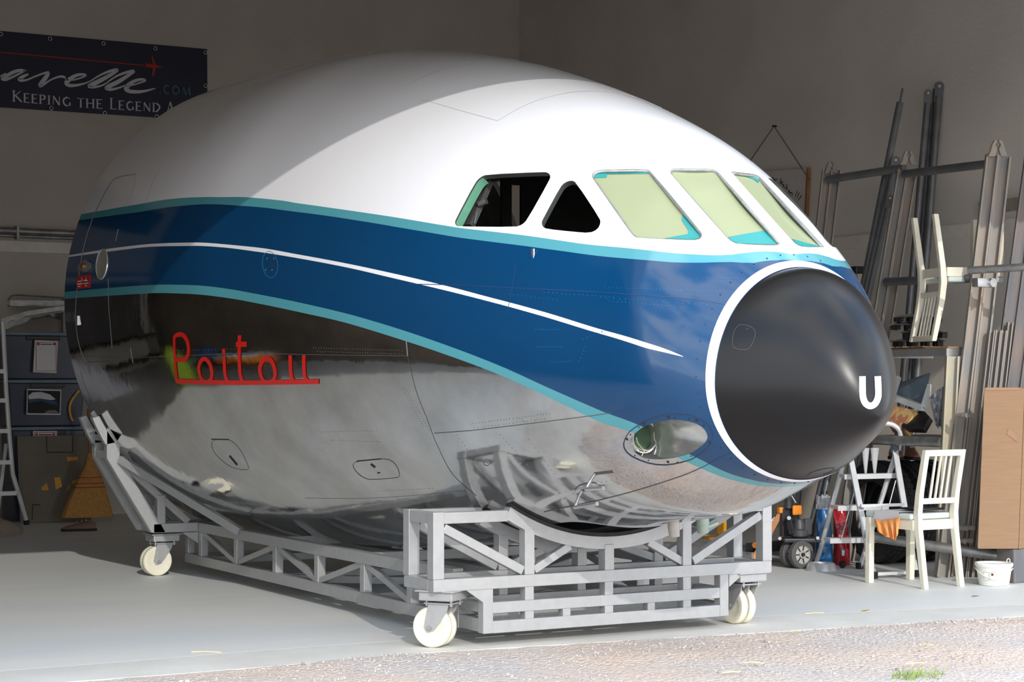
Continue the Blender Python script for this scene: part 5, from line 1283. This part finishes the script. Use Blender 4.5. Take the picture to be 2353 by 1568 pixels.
# ---- pallet truck
jw = gnd(1841, 1307); pj = empty('pallet_truck', jw, 'black and orange hand pallet truck parked between cradle and stepladder', 'pallet truck')
jt = (jw-CAM).dot(fw)
def J(a, c, dt=0.0): return at(a, c, jt+dt)
axd = (fw*.86+RT*-.5).normalized()
wc = jw+Vector((0, 0, .098))
RW = Matrix.Translation(wc) @ axd.to_track_quat('Z', 'Y').to_matrix().to_4x4()
def jwheel(off):
    Mx = Matrix.Translation(axd*off) @ RW
    w_ = obj('steer_wheel', MB().lathe([(.066,-.024),(.092,-.024),(.098,-.018),(.098,.018),(.092,.024),(.066,.024)], 40, Mx, closed=True), mat('grey_tyre', srgb(92,92,94), .7), pj, smooth=True)
    obj('wheel_hub', MB().lathe([(0,-.012),(.018,-.016),(.02,-.022),(.026,-.022),(.028,-.01),(.06,-.010),(.066,-.022),(.068,.022),(0,.022)], 32, Mx), mat('wheel_grey', srgb(188,184,178), .5), w_, smooth=True)
    for k in range(7):
        a = 2*math.pi*k/7; d0 = Mx.to_3x3() @ Vector((math.cos(a), math.sin(a), 0)); c0 = Mx @ Vector((0, 0, -.012)); mb = MB(); mb.beam(c0+d0*.028, c0+d0*.062, .006, .008, up=axd); obj('spoke', mb, M['black'], w_)
jwheel(0); jwheel(.10)
BK = mat('worn_black', srgb(50,50,53), .45, var=.2, scale=14); GK = mat('dark_grey_casting', srgb(74,75,78), .45, var=.15)
obj('steer_axle', MB().cyl(wc-axd*.03, wc+axd*.14, .012, 12), BK, pj)
bp0 = J(1840, 1240, .05)
obj('base_plate', MB().rbox(bp0-Vector((.13, .09, .016)), bp0+Vector((.13, .09, .012)), .008, Matrix.Translation(bp0) @ Matrix.Rotation(-YAW, 4, 'Z') @ Matrix.Translation(-bp0)), BK, pj)
obj('wheel_bracket', MB().beam(bp0-Vector((0, 0, .012)), wc+axd*.05, .05, .06), BK, pj)
for a, c in ((1792,1238), (1879,1237)): obj('bracket_bolt', MB().cyl(J(a, c, -.06), J(a, c, .0), .012, 10), M['steel'], pj)
pc = J(1836, 1235, .05)
obj('pump_body', MB().lathe([(.05,0),(.062,.01),(.062,.05),(.045,.06),(.04,.10),(.034,.11),(.034,.125)], 24, Matrix.Translation(pc)), GK, pj, smooth=True)
obj('pump_block', MB().rbox(J(1800, 1232, .08)+Vector((-.03, -.03, 0)), J(1812, 1168, .08)+Vector((.04, .03, 0)), .008), BK, pj)
obj('side_tank', MB().rbox(J(1844, 1230, .05)+Vector((0, -.035, 0)), J(1864, 1192, .05)+Vector((.01, .035, 0)), .012), GK, pj)
obj('orange_cap', MB().rbox(J(1816, 1184, .05)+Vector((0, -.035, 0)), J(1846, 1163, .05)+Vector((0, .03, .004)), .012, None, 3), M['orange'], pj, smooth=True)
obj('orange_cap', MB().rbox(J(1786, 1180, .06)+Vector((0, -.03, 0)), J(1800, 1166, .06)+Vector((0, .03, 0)), .01), M['orange'], pj)
obj('linkage', MB().beam(J(1812, 1190, .0), J(1820, 1228, -.02), .03, .03), BK, pj); obj('pivot_pin', MB().cyl(J(1813, 1191, -.05), J(1813, 1191, .05), .014, 14), M['steel'], pj)
obj('tow_bar', MB().beam(J(1810, 1168, .05), J(1811, 1095, .05), .035, .03), GK, pj)
obj('release_rod', MB().cyl(J(1818, 1138, 0), J(1829, 1156, 0), .005, 8), M['steel'], pj)
rearv = Vector((-.12, 1, 0)).normalized()
# sloping orange side plates down to the forks
q = [J(1789, 1176, .06), J(1802, 1176, .06), J(1776, 1225, .10), J(1752, 1290, .12), J(1722, 1290, .12), J(1738, 1262, .10)]
obj('carriage_plate', MB().prism(q, fw*.02), mat('dusty_orange', srgb(200,142,96), .6, var=.12), pj)
mb = MB()
for i, (a, c) in enumerate(((1776,1196),(1773,1202),(1770,1208),(1767,1214),(1764,1220))): flat_ribbon(mb, [J(a-3, c, .045), J(a+4, c-7, .045)], .006, fw)
o_ = obj('plate_lettering', mb, M['bprint'], pj, recalc=False); o_['kind'] = 'stuff'
f0 = J(1745, 1285, .15); f0.z = .075
for off in (Vector((0, 0, 0)), Vector((.36, .10, 0))):
    a = f0+off; b_ = a+rearv*1.05; obj('fork', MB().beam(a, b_, .15, .05), GK if 0 else mat('fork_grey', srgb(150,150,150), .5, .3), pj)
    r_ = b_-rearv*.08; obj('load_roller', MB().cyl(r_+Vector((-.04, 0, -.037)), r_+Vector((.04, 0, -.037)), .038, 16), M['rubber'], pj, smooth=True)
obj('carriage_crossbar', MB().beam(f0+Vector((-.06, .04, .05)), f0+Vector((.42, .15, .05)), .06, .07), BK, pj)
obj('pivot_tube', MB().cyl(J(1733, 1254, .02), J(1748, 1250, .06), .02, 14), M['orange'], pj, smooth=True)
# yellow machine part seen through the cradle
yb = gnd(1650, 1262); 
e_ = empty('yellow_lifting_jack', yb, 'yellow lifting jack standing behind the cradle', 'jack')
yt = (yb-CAM).dot(fw)
z_of = lambda c: max(0, EYE-(c-HORIZON)/F_PX*yt)
obj('jack_base', MB().rbox(yb+Vector((-.14, -.08, 0)), yb+Vector((.14, .08, .10)), .012), mat('brown_yellow', srgb(170,116,30), .6, var=.15), e_)
obj('jack_column', MB().rbox(yb+Vector((.02, -.05, .10)), yb+Vector((.12, .05, .32)), .014), M['yellow'], e_)
obj('jack_cylinder', MB().cyl(yb+Vector((.18, .0, .06)), yb+Vector((.20, .0, .30)), .04, 16), M['galv'], e_, smooth=True)
# ---- tyres on edge behind the stepladder
def tyre(label):
    e_ = empty('car_tyre', (0, 0, 0), label, 'tyre', 'tyres behind the stepladder')
    R0_, w2 = .315, .10
    pr = [(.19,-.085),(.25,-w2),(.29,-w2*.98),(.308,-.078),(R0_,-.05),(R0_,.05),(.308,.078),(.29,w2*.98),(.25,w2),(.19,.085),(.20,.06),(.27,.07),(.27,-.07),(.20,-.06)]
    obj('carcass', MB().lathe(pr, 56, None, closed=True), M['rubber'], e_, local=True, smooth=True)
    mb = MB()
    for k in range(44):
        a = 2*math.pi*k/44
        for (z0, z1, sk) in ((-.088,-.048,.10),(-.042,-.004,-.10),(.004,.042,.10),(.048,.088,-.10)):
            rr = R0_+.004 if abs(z0+z1) < .1 else R0_-.004
            vs = [Vector((r_*math.cos(a+da+sk*zz*3), r_*math.sin(a+da+sk*zz*3), zz)) for r_ in (rr-.014, rr+.005) for (da, zz) in ((-.05, z0), (.05, z0), (.05, z1), (-.05, z1))]
            mb.add(vs, [(0, 3, 2, 1), (4, 5, 6, 7), (0, 1, 5, 4), (1, 2, 6, 5), (2, 3, 7, 6), (3, 0, 4, 7)])
    t_ = obj('tread_blocks', mb, M['rubber'], e_, local=True); t_['kind'] = 'stuff'
    return e_
ty = tyre('car tyre on edge right under the worn brown shoes')
def put_tyre(o_, x, tpx, tdepth, axis):
    c = at(x, 1150, tdepth); o_.location = Vector((c.x, c.y, .37)); o_.rotation_euler = Vector(axis).to_track_quat('Z', 'Y').to_euler()
axt = (RT*.9+fw*.42).normalized()
ty.scale = (1.14, 1.14, .80); put_tyre(ty, 2072, 0, 13.52, axt)
for lb, x, dd in (('car tyre on edge nearest the clear plastic sheeting', 2022, 13.42), ('car tyre on edge behind the back of the standing chair', 2128, 13.62)):
    o_ = copy_tree(ty); o_['label'] = lb; put_tyre(o_, x, 0, dd, axt)
# shoes on top of the tyres
sc_ = at(2072, 1060, 13.52); base = Vector((sc_.x, sc_.y, 0))
for k, (dx, lb) in enumerate(((.015, 'worn brown leather shoe on top of the tyres, beside the standing chair'), (-.10, 'worn pinkish leather shoe on top of the tyres, behind the stepladder'))):
    pz = base+RT*(dx+.05)-fw*.17; pz.z = .742; qz = pz+fw*.22; qz.z = .742
    shoe('leather_shoe', qz, pz, lb, mat('pink_brown_leather', srgb(178,118,100), .45, var=.2), 1.15)
# ---- cardboard box at the right edge
cbx = onp(2250, 1268, 1, 1.02)
e_ = empty('cardboard_box', (cbx.x+.3, 1.15, .0), 'tall flat cardboard box with brown tape standing by the steel channels', 'box')
z0 = onp(2246, 1262, 1, 1.02).z; z1 = onp(2265, 892, 1, 1.02).z
pL = onp(2246, 1262, 1, 1.02); pT = onp(2264, 892, 1, 1.02)+fw*.03; dvv = (RT*.55+fw*.83).normalized(); W_ = RT*.262
q = [pL, pL+W_, pT+W_*1.0, pT]
mb = MB(); dd_ = dvv*.16; mb.add(q+[v_+dd_ for v_ in q], [(0, 1, 2, 3), (4, 7, 6, 5), (0, 4, 5, 1), (1, 5, 6, 2), (2, 6, 7, 3), (3, 7, 4, 0)]); obj('box_body', mb, M['card'], e_, bevel=.005)
mb = MB(); q2 = [q[1]+RT*.004, q[1]+RT*.004+(RT*.75+fw*.66)*.3, q[2]+RT*.004+(RT*.75+fw*.66)*.3, q[2]+RT*.004]; mb.prism(q2, fw*.12+Vector((0, 0, 0))); obj('box_flank', mb, M['card'], e_)
def onbx(a, c):
    n_ = W_.cross(pT-pL).normalized(); r = ray(a, c); t_ = (pL-CAM).dot(n_)/r.dot(n_); return CAM+r*(t_-.003)
obj('box_tape', MB().add([onbx(a, c) for a, c in ((2318,985),(2338,1000),(2338,1017),(2313,998))], [(0, 1, 2, 3)]), M['tape'], e_)
obj('box_tape', MB().add([onbx(a, c) for a, c in ((2264,891),(2344,891),(2344,897),(2264,897))], [(0, 1, 2, 3)]), M['tape'], e_)
gb = gnd(2338, 1341); obj('base_block', MB().rbox((gb.x-.03, gb.y, 0), (gb.x+.30, gb.y+.16, z0-.002), .01), M['weath2'], e_)
# ---- things on the shelves
st0 = at(2060, 770, 13.1)
for i, (yy, dx, r_) in enumerate(((1.78, .18, .185), (2.00, .16, .19), (2.22, .22, .175), (1.95, .16, .18), (2.18, .18, .17))):
    pass
wt = Vector((XS+.32, 2.12, zs1_+.002)); M['chrome'] = mat('bright_trim', srgb(190,192,196), .18, .9, var=.1); M['dkplastic'] = mat('dark_trim', srgb(48,50,52), .4)
zc_ = wt.z
for i, (r_, h_, dx, dy, lb) in enumerate(((.20, .065, 0, 0, 'bottom wheel trim of the pile on the upper shelf'), (.175, .06, .02, -.05, 'second wheel trim up the pile on the upper shelf'), (.19, .055, -.01, .02, 'third wheel trim up the pile on the upper shelf'), (.19, .055, .0, .0, 'top wheel trim of the pile on the upper shelf'))):
    c = wt+Vector((dx, dy, 0)); c.z = zc_; e_ = empty('wheel_trim', c, lb, 'wheel trim', 'wheel trims on the upper shelf')
    obj('trim_disc', MB().lathe([(.03, h_-.004), (r_*.6, h_-.001), (r_*.92, h_-.014), (r_, h_-.020), (r_*.98, h_-.024), (r_*.6, h_-.012), (.03, h_-.012)], 36, Matrix.Translation(c), closed=True), M['chrome'], e_, smooth=True)
    mb = MB()
    for k in range(10):
        a = 2*math.pi*k/10; d0 = Vector((math.cos(a), math.sin(a), 0)); t_ = c+d0*(r_*.80); mb.box(t_+Vector((-.012, -.012, 0)), t_+Vector((.012, .012, h_-.018)))
    obj('trim_clips', mb, M['dkplastic'], e_)['kind'] = 'stuff'
    zc_ += h_
def shelf_p(a, c, x_): return onp(a, c, 0, x_)
sh = zs2_-.004
# clear plastic crate, white frame, patterned rug, black bag, plastic sheet on the lower shelf
def tilted(pts, d): return MB().prism(pts, d)
q = [shelf_p(2050, 885, XS+.32), shelf_p(2137, 857, XS+.28), shelf_p(2122, 932, XS+.22), shelf_p(2050, 905, XS+.24)]
tag(obj('clear_plastic_lid', tilted(q, (.02, .01, 0)), mat('smoky_clear_plastic', srgb(120,136,150), .15, var=.1)), 'smoky clear plastic lid leaning on the lower shelf behind the white frame', 'plastic lid')
e_ = empty('picture_frame', shelf_p(2100, 930, XS+.15), 'white picture frame lying tilted on the lower shelf', 'frame'); FR = mat('white_frame_paint', srgb(226,228,226), .5, var=.03)
a, b_, c = shelf_p(2050, 912, XS+.16), shelf_p(2122, 938, XS+.12), shelf_p(2138, 886, XS+.2)
obj('frame_side', MB().beam(a, b_, .035, .04), FR, e_); obj('frame_side', MB().beam(b_, c, .03, .035), FR, e_)
obj('frame_side', MB().beam(a, a+(c-b_)*.9, .03, .035), FR, e_)
rug = mat('floral_rug', srgb(214,176,112), .9, scale=16, col2=srgb(186,120,92), bump=.15, lo=.48, hi=.56)
q = [shelf_p(2045, 930, XS+.12), shelf_p(2105, 944, XS+.10), shelf_p(2078, 985, XS+.03), shelf_p(2040, 975, XS+.05)]
tag(obj('rolled_rug', tilted(q, (.05, .0, -.06)), rug), 'folded floral rug on the lower shelf under the white frame', 'rug')
q = [shelf_p(2112, 944, XS+.14), shelf_p(2125, 946, XS+.14), shelf_p(2136, 958, XS+.1), shelf_p(2120, 986, XS+.03), shelf_p(2072, 984, XS+.02), shelf_p(2072, 976, XS+.04)]
tag(obj('black_laptop_bag', tilted(q, (.05, .02, -.03)), M['black']), 'flat black bag on the edge of the lower shelf beside the rug', 'bag')
mb = MB(); vs = []; U_ = [(2135,915),(2150,900),(2165,890),(2178,882)]; V_ = [(2150,975),(2155,985),(2160,978),(2168,1002)]
for j in range(8):
    for i in range(13):
        u_ = i/12*3; k = min(int(u_), 2); f_ = u_-k; a = Vector(U_[k]).lerp(Vector(U_[k+1]), f_); c = Vector(V_[k]).lerp(Vector(V_[k+1]), f_); p = a.lerp(c, j/7); vs.append(shelf_p(p.x, p.y, XS+.06+.03*math.sin(i*1.3+j*.7)))
mb.add(vs, [(j*13+i, j*13+i+1, (j+1)*13+i+1, (j+1)*13+i) for j in range(7) for i in range(12)])
o_ = obj('plastic_sheet', mb, M['clear'], smooth=True); tag(o_, 'crumpled clear plastic sheet hanging from the lower shelf by the post', 'plastic sheet'); o_.modifiers.new('t', 'SOLIDIFY').thickness = .003
# hanging clear film cones beside the tyres
for i, (x0, x1, yb_, lb) in enumerate(((1980, 1992, 1088, 'narrow clear plastic sleeve hanging by the tyres, next to the stepladder leg'), (2000, 2014, 1090, 'clear plastic sleeve with a yellowed tip hanging over the tyres'))):
    mb = MB(); t_ = 13.06; tp = [at(x0, 1030, t_), at(x1+6, 1030, t_)]; bt = at((x0+x1)/2+3, yb_, t_); n_ = 10; c = (tp[0]+tp[1])/2; r_ = (tp[1]-tp[0]).length/2
    vs = [c+RT*(r_*math.cos(2*math.pi*k/n_))+fw*(r_*.5*math.sin(2*math.pi*k/n_)) for k in range(n_)]+[bt+RT*(.008*math.cos(2*math.pi*k/n_))+fw*(.008*math.sin(2*math.pi*k/n_)) for k in range(n_)]
    mb.add(vs, [(k, (k+1) % n_, n_+(k+1) % n_, n_+k) for k in range(n_)]+[tuple(range(n_, 2*n_))]); tag(obj('plastic_sleeve', mb, M['clear'], smooth=True), lb, 'plastic sleeve', 'clear sleeves by the tyres')
# small black device on a pale can by the cone
p = onp(1975, 630, 1, 3.6)
e_ = empty('pale_canister', Vector((p.x, p.y, 0)), 'pale upright column with a black gadget on top beside the steel bars', 'canister')
obj('column', MB().rbox((p.x-.06, p.y-.05, 0), (p.x+.06, p.y+.05, p.z), .008), mat('pale_column', srgb(176,168,158), .7), e_)
obj('gadget', MB().rbox((p.x-.07, p.y-.04, p.z), (p.x+.08, p.y+.04, p.z+.06), .01), M['black'], e_)
# ================================================================== DEBRIS, PEBBLES, GRASS
straw = mat('straw_bit', srgb(226,206,160), .8)
for i, (p0, p1, lb) in enumerate((((440,1501),(508,1502),'long pale straw lying on the concrete by the floor joint'), ((1850,1413),(1893,1411),'short straw on the concrete joint in front of the cream chair'), ((1705,1529),(1755,1531),'dry straw on the gravel in front of the castor'), ((1660,1553),(1702,1550),'bent dry straw near the gravel edge of the frame'), ((2080,1533),(2130,1529),'dry straw lying beside the grass tuft'), ((2120,1487),(2145,1489),'small straw on the gravel below the bucket'), ((1815,1457),(1840,1456),'thin straw at the edge of the gravel'))):
    a, b_ = gnd(*p0), gnd(*p1); z_ = .004 if p0[1] < 1520 and i < 2 else .012
    a.z = b_.z = z_; tag(obj('straw', MB().tube([a, (a+b_)/2+Vector((0, .004, .002)), b_], .003, 6), straw, smooth=True), lb, 'straw', 'loose straws')
a = gnd(1989, 1405); mb = MB(); mb.add([a+Vector((-.035, 0, .003)), a+Vector((0, -.02, .012)), a+Vector((.035, .0, .004)), a+Vector((.0, .02, .006))], [(0, 1, 2, 3)]); mb.add([a+Vector((.035, 0, .004)), a+Vector((.10, .004, .003)), a+Vector((.10, .008, .003))], [(0, 1, 2)])
tag(obj('yellow_leaf', mb, mat('dry_yellow_leaf', srgb(224,190,90), .7)), 'dry yellow leaf on the concrete joint', 'leaf')
a = gnd(2240, 1372); mb = MB(); mb.add([a+Vector((-.03, 0, .003)), a+Vector((0, -.012, .01)), a+Vector((.045, 0, .003)), a+Vector((0, .012, .008))], [(0, 1, 2, 3)]); tag(obj('brown_leaf', mb, mat('dry_brown_leaf', srgb(150,126,104), .8)), 'dry curled brown leaf on the floor below the bucket', 'leaf')
rng = random.Random(11)
mb = MB()
for i in range(9000):
    x = rng.uniform(-3.6, 3.6); gyx = float(np.interp(x, gx, gy)); d_ = rng.random()**1.4*2.6; y = gyx-.01-d_
    s_ = rng.uniform(.0022, .0065)*(1.9 if rng.random() < .03 else 1); z_ = -.001+.010*math.sin(x*3.1+y*2)*math.sin(y*4.3+1)
    h_ = s_*rng.uniform(.5, .9); ph = rng.uniform(0, 6)
    vs = [(x+s_*math.cos(ph+k*1.2566)*rng.uniform(.7, 1.2), y+s_*math.sin(ph+k*1.2566)*rng.uniform(.7, 1.2), z_-.002) for k in range(5)]
    vs += [(x+s_*.6*math.cos(ph+.5+k*2.094), y+s_*.6*math.sin(ph+.5+k*2.094), z_+h_*rng.uniform(.7, 1.1)) for k in range(3)]
    mb.add(vs, [(0, 1, 5), (1, 6, 5), (1, 2, 6), (2, 3, 6), (3, 7, 6), (3, 4, 7), (4, 0, 7), (0, 5, 7), (5, 6, 7)])
    mb.m[-9:] = [rng.choice((0, 0, 0, 1, 2, 2))]*9
tag(obj('pebbles', mb, [mat('pebble_grey', srgb(190,178,168), .9), mat('pebble_light', srgb(206,196,187), .9), mat('pebble_dark', srgb(156,148,146), .9)]), 'small grey pebbles scattered over the gravel', 'pebbles', None, 'stuff')
a = gnd(2105, 1556); mb = MB()
for i in range(150):
    r_ = rng.random()**.7*.09; t_ = rng.uniform(0, 6.3); p = a+Vector((r_*math.cos(t_)*1.6, r_*math.sin(t_), -.004)); h_ = rng.uniform(.015, .05); l_ = Vector((rng.uniform(-.03, .03), rng.uniform(-.03, .03), h_)); sd = Vector((math.cos(t_*3), math.sin(t_*3), 0))*.0025
    mb.add([p-sd, p+sd, p+l_*.6+sd*.7, p+l_], [(0, 1, 2, 3)])
tag(obj('grass_tuft', mb, mat('green_grass', srgb(136,160,70), .7, var=.3, scale=60)), 'small green grass tuft growing in the gravel', 'grass', None, 'stuff')

# ================================================================== OUT-OF-VIEW THINGS ADDED FOR REFLECTIONS IN THE POLISHED BELLY
e_ = empty('unseen_bench', (-3.0, 9.7, 0), 'unseen dark bench added along the back wall to darken the belly reflection', 'work bench')  # bench added out of view, shows only mirrored in the belly
DW = mat('dark_bench_wood', srgb(74,60,50), .7, var=.2, scale=4)
obj('bench_top', MB().rbox((-4.6, 9.3, .86), (-1.75, 10.1, .92), .006), DW, e_)
for x in (-4.5, -3.1, -1.85):
    for y in (9.38, 10.0): obj('bench_leg', MB().beam((x, y, 0), (x, y, .86), .08, .08), DW, e_)
obj('bench_shelf', MB().box((-4.55, 9.4, .25), (-1.8, 10.05, .29)), DW, e_)
e_ = empty('unseen_cabinet', (-3.4, 10.0, .921), 'unseen tall dark cabinet added on the bench to darken the belly reflection', 'cabinet')  # added out of view to deepen the dark band mirrored in the belly
obj('cabinet_body', MB().rbox((-4.4, 9.75, .921), (-2.2, 10.15, 2.5), .01), mat('cabinet_grey', srgb(52,50,50), .5), e_)
for x in (-4.38, -3.28): 
    d_ = obj('cabinet_door', MB().rbox((x, 9.735, .94), (x+1.06, 9.752, 2.48), .004), mat('cabinet_door_grey', srgb(66,62,60), .5), e_)
    obj('door_handle', MB().rbox((x+.94, 9.71, 1.6), (x+.97, 9.735, 1.8), .004), M['steel'], d_)
def lump(name, c, rx, ry, h_, m_, label, cat):
    mb = MB(); n_ = 20; rows = 9
    for j in range(rows):
        v_ = j/(rows-1); k_ = math.sqrt(max(.02, 1-v_**2.6))
        mb.v += [Vector((c[0]+rx*k_*math.cos(a)*(1+.06*math.sin(4*a+j)), c[1]+ry*k_*math.sin(a)*(1+.06*math.cos(3*a)), c[2]+h_*v_)) for a in np.linspace(0, 2*np.pi, n_, endpoint=False)]
    mb.f += [(j*n_+i, j*n_+(i+1) % n_, (j+1)*n_+(i+1) % n_, (j+1)*n_+i) for j in range(rows-1) for i in range(n_)]+[tuple(range(n_-1, -1, -1)), tuple((rows-1)*n_+i for i in range(n_))]; mb.m = [0]*len(mb.f)
    tag(obj(name, mb, m_, smooth=True), label, cat)
lump('unseen_lime_sack', (-3.45, 6.35, 0), .26, .22, .85, mat('lime_fabric', srgb(176,206,52), .8, var=.08), 'unseen lime green sack added between bench and table for its reflection in the belly', 'sack')  # added out of view, placed for a lime reflection under the lettering
lump('unseen_white_sack', (-2.75, 8.45, 0), .26, .22, .95, mat('white_fabric', srgb(214,214,220), .8, var=.05), 'unseen white bulging sack added in front of the bench for its reflection in the belly', 'sack')  # added out of view to give a white patch in the belly reflection
e_ = empty('unseen_table', (-3.85, 5.0, 0), 'unseen low trestle table added by the left wall to hold things mirrored in the belly', 'table')  # added out of view, sets the height of the mirrored crate and toolbox
obj('table_top', MB().rbox((-4.25, 4.2, .38), (-3.45, 5.8, .42), .005), DW, e_)
for y in (4.35, 5.65):
    for x in (-4.15, -3.55): obj('table_leg', MB().beam((x, y, 0), (x, y, .38), .06, .06), DW, e_)
TB = Vector((-3.85, 5.35, .421))
e_ = empty('unseen_blue_crate', TB, 'unseen blue plastic crate added on the low table for its reflection in the belly', 'crate')  # added out of view for a blue spot in the belly reflection
BC = mat('blue_crate_plastic', srgb(44,74,120), .4)
for lo_, hi_ in (((-.25, -.2, 0), (.25, .2, .02)), ((-.25, -.2, .02), (-.23, .2, .26)), ((.23, -.2, .02), (.25, .2, .26)), ((-.23, -.2, .02), (.23, -.18, .26)), ((-.23, .18, .02), (.23, .2, .26))): obj('crate_side', MB().rbox(TB+Vector(lo_), TB+Vector(hi_), .004), BC, e_)
TC = Vector((-3.75, 4.6, .421))
e_ = empty('unseen_orange_toolbox', TC, 'unseen orange toolbox with a grey lid added on the low table for its reflection', 'toolbox')  # added out of view for an orange spot in the belly reflection
obj('toolbox_body', MB().rbox(TC+Vector((-.12, -.2, 0)), TC+Vector((.12, .2, .14)), .015), M['orange'], e_)
lid_ = obj('toolbox_lid', MB().rbox(TC+Vector((-.125, -.205, .14)), TC+Vector((.125, .205, .19)), .015), mat('toolbox_grey', srgb(190,190,194), .5), e_)
obj('toolbox_handle', MB().tube([TC+Vector(q) for q in ((0, -.1, .19), (0, -.09, .23), (0, .09, .23), (0, .1, .19))], .01, 8), M['black'], lid_, smooth=True)
